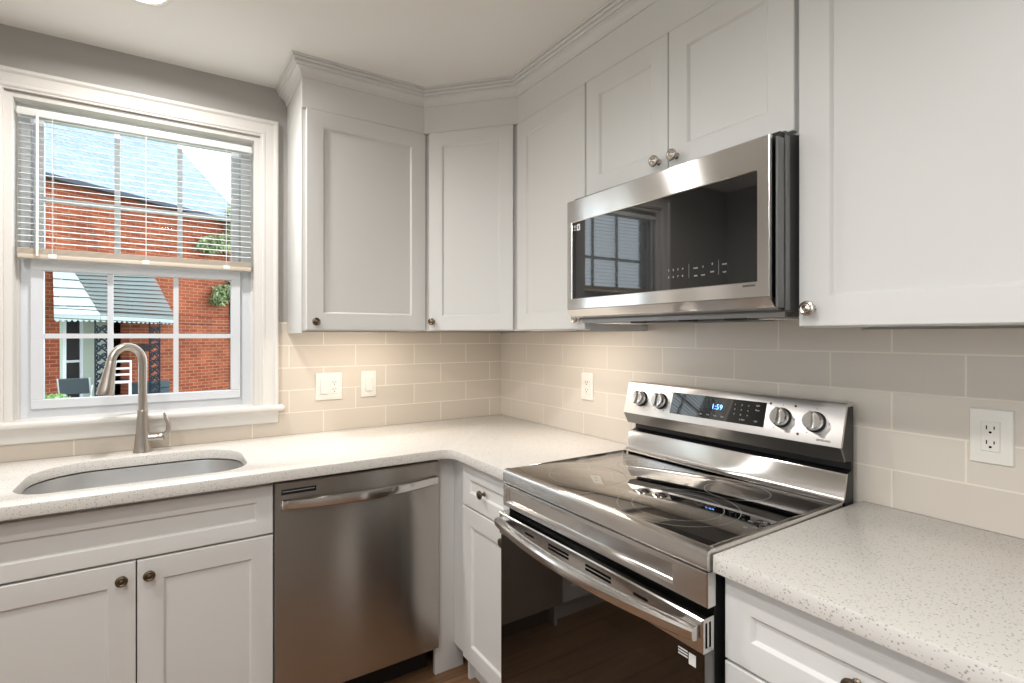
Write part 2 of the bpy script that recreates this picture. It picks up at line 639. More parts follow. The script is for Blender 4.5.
# cut behind the window: strips only
mb = MB()
mb.box(-1.1675, -.008, -.008, 0, TZ0, 1.372)
mb.box(-1.1675, -1.1255, -.008, 0, 1.372, 1.415)
mb.box(-2.1225, -1.1675, -.008, 0, TZ0, .9735)
mb.box(XL, -2.1225, -.008, 0, TZ0, 1.415)
struct(mb.build('trim_1', 'tile_back', smooth=0), 'taupe stacked-offset tile backsplash on the window wall', 'backsplash')
mb = MB()
mb.box(-.008, 0, -1.0655, -.0001, TZ0, 1.372)
mb.box(-.008, 0, -1.8145, -1.0655, .90, 1.60)
mb.box(-.008, 0, -2.7, -1.8145, TZ0, 1.372)
struct(mb.build('trim_2', 'tile_right', smooth=0), 'taupe offset tile backsplash on the range wall', 'backsplash')
# slim cream edge strip where tile meets cabinets (seen just below the doors)

# ------------------------------------------------------------------ window
win = thing('window_1', 'white double-hung window above the sink with a raised blind', 'window', (-1.645, 0.0, 1.04))
struct(win)
# casing: stepped profile with a back band, mitred
cx0, cx1, cz1 = -2.1225, -1.168, 2.287


def casing_loop(i, y):
    return [(cx0 + i, y, 1.054), (cx0 + i, y, cz1 - i), (cx1 - i, y, cz1 - i), (cx1 - i, y, 1.054)]


mb = MB()
prof = [(0, 0), (0, -.026), (.004, -.030), (.012, -.030), (.016, -.026), (.019, -.021), (.024, -.019), (.050, -.015), (.054, -.018), (.060, -.018), (.064, -.014), (.066, -.010), (.066, 0.0)]
mb.loft([casing_loop(i, y) for i, y in prof], False, False, closed=False)
mb.build('casing', 'trim', win)
# jamb: stops stepping inward to the sash
mb = MB()
prof = [(.064, -.012), (.070, -.012), (.070, .0), (.082, .004), (.090, .006), (.0925, .012), (.0925, .055), (.10, .058), (.10, .13), (.064, .13)]
mb.loft([[(cx0 + i, y, 1.054), (cx0 + i, y, cz1 - i), (cx1 - i, y, cz1 - i), (cx1 - i, y, 1.054)] for i, y in prof], False, False, closed=False)
mb.build('jamb', 'trim', win)
mb = MB()
mb.box(cx0 - .022, cx1 + .022, -.052, .0, 1.030, 1.054, .009, 3)
mb.box(WX0, WX1, .0, .14, 1.036, 1.0535)
mb.build('sill', 'trim', win)
mb = MB()
mb.prism([(-.002, .9745), (-.014, .9745), (-.018, .979), (-.018, 1.006), (-.022, 1.012), (-.027, 1.022), (-.034, 1.0305), (-.002, 1.0305)], cx0, cx1, 'x')
mb.build('apron', 'trim', win)


def sash(name, x0, x1, z0, z1, y0, y1, bot, top, side, mv, mh, parent):
    o = None
    mb = MB()
    f = Face((0, y0, 0), (1, 0, 0), (0, -1, 0))
    for (a, b2, c, e) in ((x0, x1, z0, z0 + bot), (x0, x1, z1 - top, z1), (x0, x0 + side, z0 + bot, z1 - top), (x1 - side, x1, z0 + bot, z1 - top)):
        mb.box(a, b2, y0, y1, c, e, .002, 1)
    # glazing bead
    gx0, gx1, gz0, gz1 = x0 + side, x1 - side, z0 + bot, z1 - top
    o = mb.build(name, 'vinyl', parent)
    ym = (y0 + y1) / 2
    gr = MB()
    for x in mv:
        gr.box(x - .009, x + .009, ym - .006, ym + .006, gz0, gz1)
    for z in mh:
        gr.box(gx0, gx1, ym - .0058, ym + .0058, z - .009, z + .009)
    gr.build('muntins', 'vinyl', o)
    MB().box(gx0 - .004, gx1 + .004, ym - .002, ym + .002, gz0 - .004, gz1 + .004).build('pane', 'pane', o)
    return o


# side liners that the sashes run in
mb = MB()
mb.box(-2.0315, -1.9945, .066, .13, 1.0535, 2.19).box(-1.3065, -1.2605, .066, .13, 1.0535, 2.19)
mb.box(-1.9945, -1.3065, .062, .13, 1.0535, 1.0845)
mb.build('liner', 'vinyl', win)
sash('lower_sash', -1.992, -1.309, 1.0865, 1.640, .050, .080, .034, .046, .036, (-1.7605, -1.5452), (1.3538,), win)
sash('upper_sash', -1.992, -1.309, 1.62, 2.19, .088, .115, .030, .034, .032, (-1.7415, -1.5308), (1.864,), win)

# blind
bl = thing('window_blind', 'white slatted blind raised to halfway inside the window frame', 'blind', (-1.645, .022, 2.15))
bx0, bx1 = -2.021, -1.270
mb = MB()
mb.box(bx0, bx1, .006, .036, 2.142, 2.168, .002)
mb.build('headrail', 'slat', bl)
mb = MB()
nsl = 20
z = 2.136
sl_z = []
while z > 1.672:
    sl_z.append(z)
    z -= .0222
for z in sl_z:
    loops = []
    for t in (-1, -.5, 0, .5, 1):
        loops.append([(bx0 + .002, .021 + t * .0125, z + .0015 * (1 - t * t) + t * .0026), (bx1 - .002, .021 + t * .0125, z + .0015 * (1 - t * t) + t * .0026)])
    top = [l for l in loops]
    mb.loft([[l[0], l[1], (l[1][0], l[1][1], l[1][2] - .0006), (l[0][0], l[0][1], l[0][2] - .0006)] for l in loops])
mb.build('slats', 'slat', bl)
mb = MB()
for k in range(5):
    mb.box(bx0 + .002, bx1 - .002, .008, .034, 1.6495 + k * .0042, 1.6520 + k * .0042)
mb.build('stacked_slats', 'rail_shade', bl)
mb = MB()
mb.box(bx0 + .001, bx1 - .001, .008, .034, 1.632, 1.649, .003)
mb.build('bottom_rail', 'rail_shade', bl)
for x in (-1.925, -1.645, -1.365):
    for y in (.0075, .0345):
        MB().tube([(x, y, 2.142), (x, y, 1.645)], .0009, 5).build('ladder_cord', 'slat', bl)
    MB().box(x - .012, x + .012, .0060, .0085, 1.634, 1.650, .001).build('cord_clip', 'slat', bl)
mb = MB()
mb.tube([(-1.965, -.002, 2.15), (-1.965, -.002, 2.14), (-1.965, -.002, 1.640)], [.002, .0042, .0042], 8)
mb.build('tilt_wand', 'slat', bl)

# ------------------------------------------------------------------ base units along the window wall
FB = Face((0, -.573, 0), (1, 0, 0), (0, -1, 0))       # u = x
FR = Face((-.592, 0, 0), (0, -1, 0), (-1, 0, 0))      # u = -y


def base_body(mb, axis, a0, a1, depth_face, toe=.075, open_top=None):
    """carcass panels so that the inside is hollow: sides, back, bottom, face frame and toe board"""
    if axis == 'x':
        P = lambda u0, u1, d0, d1, z0, z1: mb.box(u0, u1, -d1, -d0, z0, z1)
    else:
        P = lambda u0, u1, d0, d1, z0, z1: mb.box(-d1, -d0, -u1, -u0, z0, z1)
    D = depth_face
    P(a0, a0 + .016, .012, D - .02, .0, .874)
    P(a1 - .016, a1, .012, D - .02, .0, .874)
    P(a0 + .016, a1 - .016, .012, .02, .105, .874)
    P(a0 + .016, a1 - .016, .02, D - .02, .105, .12)
    # face frame
    P(a0, a0 + .03, D - .02, D, .105, .874)
    P(a1 - .03, a1, D - .02, D, .105, .874)
    P(a0 + .03, a1 - .03, D - .02, D, .835, .874)
    P(a0 + .03, a1 - .03, D - .02, D, .105, .135)
    P(a0 + .03, a1 - .03, D - .02, D, .685, .712)
    P(a0 + .016, a1 - .016, D - toe, D - toe + .015, 0, .105)
    return mb


# sink base
sb = thing('sink_base_cabinet', 'white shaker sink cabinet with two doors under the window', 'cabinet', (-1.648, -.29, 0))
base_body(MB(), 'x', -2.024, -1.2735, .573).build('body', 'cab', sb)
mb = MB()
FB.shaker(mb, -2.020, -1.2767, .6985, .8575, rail=.048)
mb.build('false_drawer_front', 'cab', sb)
for (a, b2, k) in ((-2.020, -1.6500, -1.6828), (-1.6466, -1.2767, -1.6167)):
    mb = MB()
    FB.shaker(mb, a, b2, .118, .6915, rail=.064)
    dd = mb.build('door', 'cab', sb)
    knob(FB, k, .648, .022, dd, 'bronze')
# cabinet further left, past the frame
lc = thing('base_cabinet', 'white shaker base cabinet left of the sink cabinet against the side wall', 'cabinet', (-2.4, -.29, 0))
base_body(MB(), 'x', XL + .003, -2.028, .573).build('body', 'cab', lc)
mb = MB()
FB.shaker(mb, XL + .012, -2.034, .118, .6915, rail=.064)
dd = mb.build('door', 'cab', lc)
knob(FB, -2.07, .648, .022, dd, 'bronze')
mb = MB()
FB.shaker(mb, XL + .012, -2.034, .6985, .8575, rail=.048)
dd = mb.build('drawer', 'cab', lc)
knob(FB, -2.40, .778, .022, dd, 'bronze')

# dishwasher
dw = thing('dishwasher', 'stainless steel dishwasher between the sink cabinet and the corner', 'dishwasher', (-.9765, -.31, 0))
mb = MB()
mb.box(-1.268, -.685, -.56, -.02, .115, .868)
mb.box(-1.262, -.690, -.52, -.02, .012, .115)
for x in (-1.25, -.70):
    for y in (-.48, -.06):
        MB().lathe([(.012, 0), (.012, .0118)], (x, y, 0)).build('foot', 'black', dw)
mb.build('tub', 'black', dw, 'black dishwasher body with recessed toe kick')
mb = MB()
FD = Face((0, -.56, 0), (1, 0, 0), (0, -1, 0))
# gently crowned door skin
loops = []
for k in range(13):
    x = -1.2735 + .5935 * k / 12
    b2 = .004 * (1 - ((k - 6) / 6) ** 2)
    loops.append([(x, -.56, .130), (x, -.611 - b2, .130), (x, -.615 - b2, .134), (x, -.615 - b2, .858), (x, -.611 - b2, .864), (x, -.56, .866)])
mb.loft(loops)
dd = mb.build('door', 'steel_dw', dw)
hb = MB()
loops = []
for k in range(25):
    t = k / 24
    x = -1.2535 + .5605 * t
    bow = math.sin(PI * t)
    yo = -.636 - .044 * bow
    zc = .7965 - .000 * bow
    s = .004 if k in (0, 24) else 0
    loops.append([(x, yo + .013, zc - .017 + s), (x, yo + .004, zc - .0185 + s), (x, yo - .002 + s, zc - .013), (x, yo - .004 + s, zc + .000), (x, yo - .001, zc + .0135), (x, yo + .006, zc + .0165), (x, yo + .013, zc + .015)])
hb.loft(loops)
hb.box(-1.2525, -1.226, -.642, -.615, .783, .810, .003)
hb.box(-.7205, -.694, -.642, -.615, .783, .810, .003)
hb.build('handle', 'steel', dw)
bd = MB()
FD2 = Face((0, -.6165, 0), (1, 0, 0), (0, -1, 0))
bd.box(-1.2556, -1.1436, -.6195, -.615, .8255, .8425, .001)
bo = bd.build('name_strip', 'black', dw, 'narrow black strip with fine pale line')
MB().box(-1.251, -1.149, -.6200, -.6194, .8350, .8364).build('line', 'print', bo)
# filler beside the dishwasher
mb = MB()
mb.box(-.6765, -.549, -.573, -.553, 0, .874, .0015)
tag(mb.build('filler_panel', 'cab'), 'white filler board in the inner corner right of the dishwasher', 'panel')

# narrow base cabinet on the range wall
nb = thing('base_cabinet', 'narrow white base cabinet with one drawer and one door left of the range', 'cabinet', (-.3, -.85, 0))
mb = MB()
base_body(mb, 'y', .655, 1.040, .592, .06)
mb.box(-.592, -.574, -.655, -.5735, .105, .874)
mb.build('body', 'cab', nb)
mb = MB()
FR.shaker(mb, .6882, 1.036, .7075, .8655, rail=.053)
dd = mb.build('drawer', 'cab', nb)
knob(FR, .857, .785, .022, dd, 'bronze')
mb = MB()
FR.shaker(mb, .6882, 1.036, .118, .7005, rail=.064)
dd = mb.build('door', 'cab', nb)
knob(FR, 1.001, .662, .022, dd, 'bronze')

# drawer base right of the range
rb = thing('drawer_base_cabinet', 'white shaker drawer cabinet right of the range', 'cabinet', (-.3, -2.06, 0))
mb = MB()
base_body(mb, 'y', 1.818, 2.318, .592)
mb.build('body', 'cab', rb)
for z0, z1, rl in ((.7005, .8660, .056), (.412, .6940, .064), (.118, .4055, .064)):
    mb = MB()
    FR.shaker(mb, 1.8220, 2.314, z0, z1, rail=rl)
    dd = mb.build('drawer', 'cab', rb)
    knob(FR, 2.066, (z0 + z1) / 2, .022, dd, 'bronze')
# next cabinet to the right, past the frame
r2 = thing('base_cabinet', 'white shaker base cabinet beyond the drawer cabinet right of the range', 'cabinet', (-.3, -2.5, 0))
mb = MB()
base_body(mb, 'y', 2.321, 2.68, .592)
mb.build('body', 'cab', r2)
mb = MB()
FR.shaker(mb, 2.325, 2.676, .118, .6940, rail=.064)
dd = mb.build('door', 'cab', r2)
knob(FR, 2.36, .648, .022, dd, 'bronze')
mb = MB()
FR.shaker(mb, 2.325, 2.676, .7005, .8660, rail=.056)
dd = mb.build('drawer', 'cab', r2)
knob(FR, 2.50, .783, .022, dd, 'bronze')


# ------------------------------------------------------------------ countertops
def arc(cx, cy, r, a0, a1, n):
    return [(cx + r * math.cos(R(a0 + (a1 - a0) * k / n)), cy + r * math.sin(R(a0 + (a1 - a0) * k / n))) for k in range(n + 1)]


def fill_slab(outer, holes, z0, z1, bev=.003):
    """flat slab with holes: triangulated faces, softened top edge"""
    bm = bmesh.new()
    edges = []
    for loop in [outer] + holes:
        vs = [bm.verts.new((p[0], p[1], z1)) for p in loop]
        edges += [bm.edges.new((vs[i], vs[(i + 1) % len(vs)])) for i in range(len(vs))]
    bmesh.ops.triangle_fill(bm, use_beauty=True, use_dissolve=False, edges=edges)
    r = bmesh.ops.extrude_face_region(bm, geom=list(bm.faces))
    for v in r['geom']:
        if isinstance(v, bmesh.types.BMVert):
            v.co.z = z0
    bmesh.ops.recalc_face_normals(bm, faces=bm.faces)
    es = [e for e in bm.edges if len(e.link_faces) == 2 and e.calc_face_angle() > 1.0 and abs(e.verts[0].co.z - e.verts[1].co.z) < 1e-5]
    if bev:
        bmesh.ops.bevel(bm, geom=es, offset=bev, segments=2, profile=.5, affect='EDGES')
    return bm


# superellipse-like D-shaped sink cut-out
def sink_loop(grow=0.0):
    x0, x1, y0, y1 = -1.942 - grow, -1.340 + grow, -.552 - grow, -.138 + grow
    r = .16 + grow
    pts = arc(x1 - r, y0 + r * .8, r, -90, 0, 8)
    pts = [(p[0], y0 + (p[1] - y0) * 1.0) for p in pts]
    pts = []
    rb = .10 + grow
    rt = .17 + grow
    pts += arc(x1 - rb, y0 + rb, rb, -90, 0, 10)
    pts += arc(x1 - rt, y1 - rt, rt, 0, 90, 10)
    pts += arc(x0 + rt, y1 - rt, rt, 90, 180, 10)
    pts += arc(x0 + rb, y0 + rb, rb, 180, 270, 10)
    return pts


CZ0, CZ1 = .8785, .9145
outer = [(XL + .001, -.0085), (XL + .001, -.646), (-.695, -.646)] + list(reversed(arc(-.695, -.696, .05, 0, 90, 6)))[1:] + [(-.645, -1.0445), (-.0085, -1.0445), (-.0085, -.0085)]
mb = MB()
mb.addbm(fill_slab(outer, [sink_loop()], CZ0, CZ1))
ct = mb.build('countertop', 'quartz')
tag(ct, 'white speckled quartz counter turning the corner around the sink', 'countertop')
mb = MB()
mb.box(-.645, -.0085, -2.70, -1.8155, CZ0, CZ1, .003, 2)
tag(mb.build('countertop', 'quartz'), 'white speckled quartz counter right of the range', 'countertop')

# ------------------------------------------------------------------ sink
sk = thing('sink', 'undermount stainless steel sink below the window', 'sink', (-1.64, -.345, .68))
mb = MB()


def zl(loop, z, shrink=0):
    cx, cy = -1.641, -.345
    return [(cx + (p[0] - cx) * (1 - shrink), cy + (p[1] - cy) * (1 - shrink), z) for p in loop]


mb.loft([zl(sink_loop(.012), .8735), zl(sink_loop(.004), .8735), zl(sink_loop(.003), .868), zl(sink_loop(-.002), .72), zl(sink_loop(-.012), .698), zl(sink_loop(-.03), .686),
         zl(sink_loop(), .682, .55), zl(sink_loop(), .679, .88), zl(sink_loop(), .677, .88), zl(sink_loop(-.03), .683), zl(sink_loop(.001), .71), zl(sink_loop(.006), .866), zl(sink_loop(.012), .870), zl(sink_loop(.012), .8735)], False, False)
mb.build('basin', 'sink', sk)
mb = MB()
mb.lathe([(.052, .0), (.052, .006), (.046, .007), (.038, .002), (.012, .002), (.010, .006), (0, .006)], (-1.641, -.345, .6785))
mb.build('drain', 'steel_plain', sk)

# ------------------------------------------------------------------ faucet
fx, fy, fz = -1.653, -.066, CZ1
fc = thing('faucet', 'brushed nickel gooseneck faucet with pull-down head behind the sink', 'faucet', (fx, fy, fz))
mb = MB()
mb.lathe([(.0305, 0), (.0305, .004), (.0290, .008), (.0275, .02), (.0225, .07), (.0195, .11), (.0175, .150), (.0168, .158), (.0160, .16)], (fx, fy, fz), seg=28)
mb.build('body', 'nickel', fc)
# spout: rises, arches over and down toward the bowl, swung to the left
hd = Vector((-.84, -.54, 0)).normalized()
pts = []
base = Vector((fx, fy, fz))
for k in range(8):
    pts.append(base + Vector((0, 0, (.155 + (.340 - .155) * k / 7))))
rad = .054
cc = base + hd * rad + Vector((0, 0, .340))
for k in range(1, 19):
    a = R(180 - 174 * k / 18)
    pts.append(cc + hd * (rad * math.cos(a)) + Vector((0, 0, rad * 1.10 * math.sin(a))))
mb = MB()
mb.tube(pts, .0142, 18)
mb.build('spout', 'nickel', fc)
end = pts[-1]
dr = (pts[-1] - pts[-2]).normalized()
mb = MB()
mb.lathe([(.0150, -.002), (.0160, .002), (.0163, .02), (.0205, .062), (.0250, .102), (.0265, .116), (.0255, .121), (.018, .121), (.017, .117), (0, .117)], end, dr, 26)
mb.build('spray_head', 'nickel', fc)
mb = MB()
mb.tube([(fx, fy, fz + .052), (fx + .03, fy - .006, fz + .052), (fx + .052, fy - .010, fz + .053)], [.0155, .0150, .0150], 16)
mb.lathe([(.0155, 0), (.0165, .003), (.0165, .012), (.0145, .017), (.008, .020), (0, .020)], (fx + .050, fy - .010, fz + .053), (.98, -.18, .0))
hp = [(fx + .055, fy - .011, fz + .058), (fx + .072, fy - .014, fz + .060), (fx + .083, fy - .016, fz + .075), (fx + .083, fy - .016, fz + .100), (fx + .074, fy - .014, fz + .125), (fx + .068, fy - .013, fz + .145)]
mb.tube(hp, [.0085, .0105, .0095, .0080, .0072, .0040], 12)
mb.build('handle', 'nickel', fc)

# ------------------------------------------------------------------ wall cabinets
UZ0, UZ1 = 1.375, 2.34
DZ0, DZ1 = 1.3795, 2.2540
GA = 'cabinets'


def carcass(mb, poly, z0, z1):
    """cabinet box whose bottom panel sits up behind a front rail and sides"""
    mb.prism(poly, z0 + .02, z1, 'z')
    n = len(poly)
    c = Vector((sum(p[0] for p in poly) / n, sum(p[1] for p in poly) / n, 0))
    for i in range(n):
        a, b = Vector((*poly[i], 0)), Vector((*poly[(i + 1) % n], 0))
        if (a.x > -.01 and b.x > -.01) or (a.y > -.01 and b.y > -.01):
            continue
        e = (b - a).normalized()
        q = Vector((-e.y, e.x, 0))
        if q.dot(c - a) < 0:
            q = -q
        a, b = a + e * .0004, b - e * .0004
        mb.loft([[p + Vector((0, 0, z)) for p in (a, b, b + q * .016, a + q * .016)] for z in (z0, z0 + .0204)])
    return mb


uc = thing('wall_cabinet', 'white shaker wall cabinet between the window and the corner', 'cabinet', (-.86, -.15, UZ0))
mb = MB()
carcass(mb, [(-1.1255, -.009), (-1.1255, -.304), (-.606, -.304), (-.606, -.009)], UZ0, UZ1)
mb.build('body', 'cab', uc)
MB().box(-1.1290, -1.1257, -.3050, -.009, 1.3655, 2.3400, .0008).build('end_panel', 'cab', uc)
FU = Face((0, -.303, 0), (1, 0, 0), (0, -1, 0))
mb = MB()
FU.shaker(mb, -1.1140, -.6068, DZ0, DZ1, rail=.064)
dd = mb.build('door', 'cab', uc)
knob(FU, -1.0815, 1.4105, .022, dd, 'bronze')

dc = thing('corner_wall_cabinet', 'white shaker cabinet set diagonally across the upper corner', 'cabinet', (-.3, -.3, UZ0))
a2 = Vector((-.605, -.304, 0))
b2 = Vector((-.304, -.633, 0))
mb = MB()
carcass(mb, [(-.605, -.009), (-.605, -.304), (-.304, -.633), (-.009, -.633), (-.009, -.009)], UZ0, UZ1)
mb.build('body', 'cab', dc)
du = (b2 - a2).normalized()
dn = Vector((du.y, -du.x, 0))
if dn.x > 0:
    dn = -dn
FDg = Face(a2, du, dn)
Ld = (b2 - a2).length
mb = MB()
FDg.shaker(mb, .0335, Ld - .028, DZ0, DZ1, rail=.060)
dd = mb.build('door', 'cab', dc)
knob(FDg, .0535, 1.4165, .022, dd, 'bronze')

FUR = Face((-.303, 0, 0), (0, -1, 0), (-1, 0, 0))
uc2 = thing('wall_cabinet', 'narrow white wall cabinet between the diagonal corner unit and the microwave', 'cabinet', (-.15, -.85, UZ0))
mb = MB()
carcass(mb, [(-.009, -.6335), (-.304, -.6335), (-.304, -1.0715), (-.009, -1.0715)], UZ0, UZ1)
mb.build('body', 'cab', uc2)
mb = MB()
FUR.shaker(mb, .637, 1.0680, DZ0, DZ1, rail=.064)
dd = mb.build('door', 'cab', uc2)
knob(FUR, 1.036, 1.4155, .022, dd, 'pewter_bright')

uc3 = thing('wall_cabinet', 'white two-door wall cabinet directly above the microwave', 'cabinet', (-.15, -1.44, 1.84))
mb = MB()
carcass(mb, [(-.009, -1.0722), (-.304, -1.0722), (-.304, -1.8155), (-.009, -1.8155)], 1.835, UZ1)
mb.build('body', 'cab', uc3)
for (a, b3, k) in ((1.0740, 1.4345, 1.4020), (1.4375, 1.8070, 1.4680)):
    mb = MB()
    FUR.shaker(mb, a, b3, 1.8420, DZ1, rail=.064)
    dd = mb.build('door', 'cab', uc3)
    knob(FUR, k, 1.8780, .022, dd, 'pewter_bright', 1.1)

uc4 = thing('wall_cabinet', 'large white shaker wall cabinet right of the microwave', 'cabinet', (-.15, -2.1, UZ0))
mb = MB()
carcass(mb, [(-.009, -1.8165), (-.304, -1.8165), (-.304, -2.3600), (-.009, -2.3600)], UZ0, UZ1)
mb.build('body', 'cab', uc4)
mb = MB()
FUR.shaker(mb, 1.8180, 2.3560, DZ0 - .002, DZ1, rail=.066)
dd = mb.build('door', 'cab', uc4)
knob(FUR, 1.8490, 1.4180, .022, dd, 'pewter_bright', 1.1)

# frieze and crown
path = [(-1.1120, -.0005), (-1.1120, -.304), (-.605, -.304), (-.304, -.633), (-.304, -2.362), (-.0005, -2.362)]
mb = MB()
pf = [(p[0], p[1]) for p in path]
# travelling left->right along the room side: out is to the right, so use negative offsets
sweep(mb, path, [(-.0002, 2.2560), (-.0172, 2.2560), (-.0172, 2.385), (-.0002, 2.385)])
struct(mb.build('trim_3', 'cab'), 'flat white frieze board above the wall cabinets', 'trim')
mb = MB()
cp = [(-.0174, 2.372), (-.0215, 2.372), (-.0225, 2.376), (-.0235, 2.384), (-.0280, 2.394), (-.0350, 2.401), (-.0430, 2.404), (-.0430, 2.409), (-.0500, 2.409),
      (-.0520, 2.413), (-.0520, 2.418), (-.0490, 2.420), (-.0570, 2.422), (-.0590, 2.426), (-.0590, 2.430), (-.0560, 2.432), (-.0650, 2.434), (-.0660, 2.4395), (-.0174, 2.4395)]
sweep(mb, path, cp)
struct(mb.build('trim_4', 'cab', smooth=25), 'stepped white crown moulding along the tops of the wall cabinets', 'trim')

# ------------------------------------------------------------------ microwave
mw = thing('microwave', 'stainless over-the-range microwave hung above the cooktop', 'microwave', (-.2, -1.443, 1.40))
MY0, MY1 = 1.0725, 1.8020
mb = MB()
mb.box(-.362, -.009, -1.806, -1.080, 1.412, 1.833)
mb.build('housing', 'darkgrey', mw)
FM = Face((-.3750, 0, 0), (-.012, -1, 0), (-1, .012, 0))
mb = MB()
# door frame: ring around the glass
gz0, gz1, gy0, gy1 = 1.4820, 1.7400, 1.0980, 1.7710
zb, zt = 1.4445, 1.8155


def ringface(F, u0, u1, z0, z1, iu0, iu1, iz0, iz1, d0, d1, rec, bev=.002):
    l = [F.rect(u0, u1, z0, z1, d0), F.rect(u0, u1, z0, z1, d1 - bev), F.rect(u0 + bev, u1 - bev, z0 + bev, z1 - bev, d1),
         F.rect(iu0 - .002, iu1 + .002, iz0 - .002, iz1 + .002, d1), F.rect(iu0, iu1, iz0, iz1, d1 - .002), F.rect(iu0, iu1, iz0, iz1, d1 - rec)]
    return l


mb.loft(ringface(FM, MY0, MY1, zb, zt, gy0, gy1, gz0, gz1, .010, .022, .006), False, False)
mdoor = mb.build('door_frame', 'steel', mw)
mb = MB()
FM.slab(mb, MY0 + .003, MY1 - .002, zb + .002, zt - .002, -.005, .0105, .001)
mb.box(-.382, -.360, -1.8055, -1.080, 1.420, 1.828)
mb.build('door_core', 'black', mw)
MB().box(-.4020, -.3730, -1.8115, -1.8060, 1.420, 1.812, .002).build('side_strip', 'hinge', mw)
MB().box(-.3660, -.3480, -1.8110, -1.8060, 1.416, 1.822, .002).build('side_strip', 'hinge', mw)
mb = MB()
FM.slab(mb, gy0 - .006, gy1 + .006, gz0 - .006, gz1 + .006, .010, .0185, .001)
mb.build('door_glass', 'blackglass', mw)
mb = MB()
# lower lip: slopes back under the door
mb.loft([[FM.p(u, 1.4440, .022), FM.p(u + (.0 if u < 1.2 else .004), 1.4210, .006), FM.p(u, 1.4150, -.030), FM.p(u, 1.4440, -.030)] for u in (MY0, MY1)])
mb.build('lower_lip', 'steel', mw)
MB().box(-.352, -.02, -1.80, -1.085, 1.400, 1.4125).build('underside', 'undertone', mw)
MB().box(-.335, -.215, -1.70, -1.30, 1.3935, 1.4002, .003).build('vent_cover', 'darkgrey', mw)
for y0_, y1_ in ((-1.285, -1.12), (-1.78, -1.715)):
    MB().box(-.32, -.12, y0_, y1_, 1.3955, 1.4002, .002).build('grease_filter', 'steel_plain', mw)
for y in (-1.335, -1.52, -1.665):
    MB().box(-.345, -.338, y - .03, y + .03, 1.3945, 1.4002, .001).build('clip', 'black', mw)
ux, uz = FM.u, (0, 0, 1)
dg_ = .0189
for r_, row in enumerate(('1234', '5678')):
    for k, ch in enumerate(row):
        MB().text(ch, FM.p(1.512 + k * .0155, 1.532 - r_ * .0190, dg_), ux, uz, .0055).build('key_mark', 'print', mw)
for yy, z0, t_ in ((1.6, 1.530, 'POWER'), (1.6225, 1.530, '9'), (1.650, 1.5345, '0'), (1.685, 1.531, 'CLOCK'), (1.600, 1.510, 'TIMER'), (1.6225, 1.510, 'COOK'), (1.650, 1.5155, 'START'), (1.685, 1.5115, 'STOP')):
    MB().text(t_, FM.p(yy, z0, dg_), ux, uz, .0036 if len(t_) > 1 else .0055, sx=.75).build('key_mark', 'print', mw)
for yy in (1.5785, 1.6680):
    mb = MB()
    FM.slab(mb, yy, yy + .0004, 1.508, 1.545, dg_ - .0006, dg_, .0001)
    mb.build('divider_line', 'print', mw)
MB().text('SAMSUNG', FM.p(1.752, 1.4710, .0223), ux, uz, .0050).build('logo', 'printdark', mw)
mb = MB()
FM.slab(mb, 1.1215, 1.1375, 1.7100, 1.7315, dg_ - .0006, dg_, .0001)
stk = mb.build('sticker', 'sticker', mw)
mb = MB()
FM.slab(mb, 1.1270, 1.1320, 1.7150, 1.7265, dg_, dg_ + .0003, .0001)
mb.build('symbol', 'printdark', stk)
for z_ in (1.7265, 1.7215, 1.7130):
    mb = MB()
    FM.slab(mb, 1.1045, 1.1185, z_, z_ + .0028, dg_ - .0006, dg_, .0001)
    mb.build('sticker_line', 'print', mw)

# ------------------------------------------------------------------ range
rg = thing('range', 'freestanding stainless steel electric range with black glass top', 'stove', (-.33, -1.43, 0))
RY0, RY1 = 1.0475, 1.8125
mb = MB()
mb.box(-.630, -.035, -RY1 + .003, -RY0 - .003, .055, .905)
for y in (-RY0 - .05, -RY1 + .05):
    for x in (-.58, -.08):
        MB().lathe([(.018, 0), (.018, .008), (.012, .012), (.012, .056)], (x, y, 0)).build('foot', 'black', rg)
mb.build('body', 'black', rg, 'black side panels of the range')
# cooktop
mb = MB()
rim = [(-.640, .880), (-.6535, .880), (-.6565, .884), (-.6570, .912), (-.6535, .9205), (-.645, .9235), (-.632, .9235), (-.632, .9195), (-.630, .905)]
mb.prism(rim, -RY1, -RY0, 'y')
mb.box(-.632, -.100, -RY1, -RY1 + .014, .890, .9245, .003)
mb.box(-.632, -.100, -RY0 - .006, -RY0, .890, .9225, .002)
mb.build('cooktop_rim', 'steel', rg)
mb = MB()
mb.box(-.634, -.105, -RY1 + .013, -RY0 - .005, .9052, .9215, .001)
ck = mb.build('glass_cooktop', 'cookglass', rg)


def ring(mb, cx, cy, r, wd, z, a0=0, a1=360):
    n = 64
    vs, fs = [], []
    for k in range(n + 1):
        a = R(a0 + (a1 - a0) * k / n)
        for rr in (r - wd / 2, r + wd / 2):
            vs.append((cx + rr * math.cos(a), cy + rr * math.sin(a), z))
    for k in range(n):
        fs.append((2 * k, 2 * k + 1, 2 * k + 3, 2 * k + 2))
    return mb.add(vs, fs)


zc = .9218
for (cx, cy, rs) in ((-.475, -1.590, (.150, .112)), (-.475, -1.250, (.118,)), (-.235, -1.245, (.076,)), (-.235, -1.600, (.085,))):
    mb = MB()
    for r_ in rs:
        ring(mb, cx, cy, r_, .0016, zc)
    mb.build('burner_ring', 'ringprint', ck, recalc=False)
for (x, y) in ((-.425, -1.759), (-.402, -1.782), (-.452, -1.788), (-.470, -1.776)):
    ring(MB(), x, y, .0035, .003, zc).build('indicator_mark', 'ringprint', ck, recalc=False)
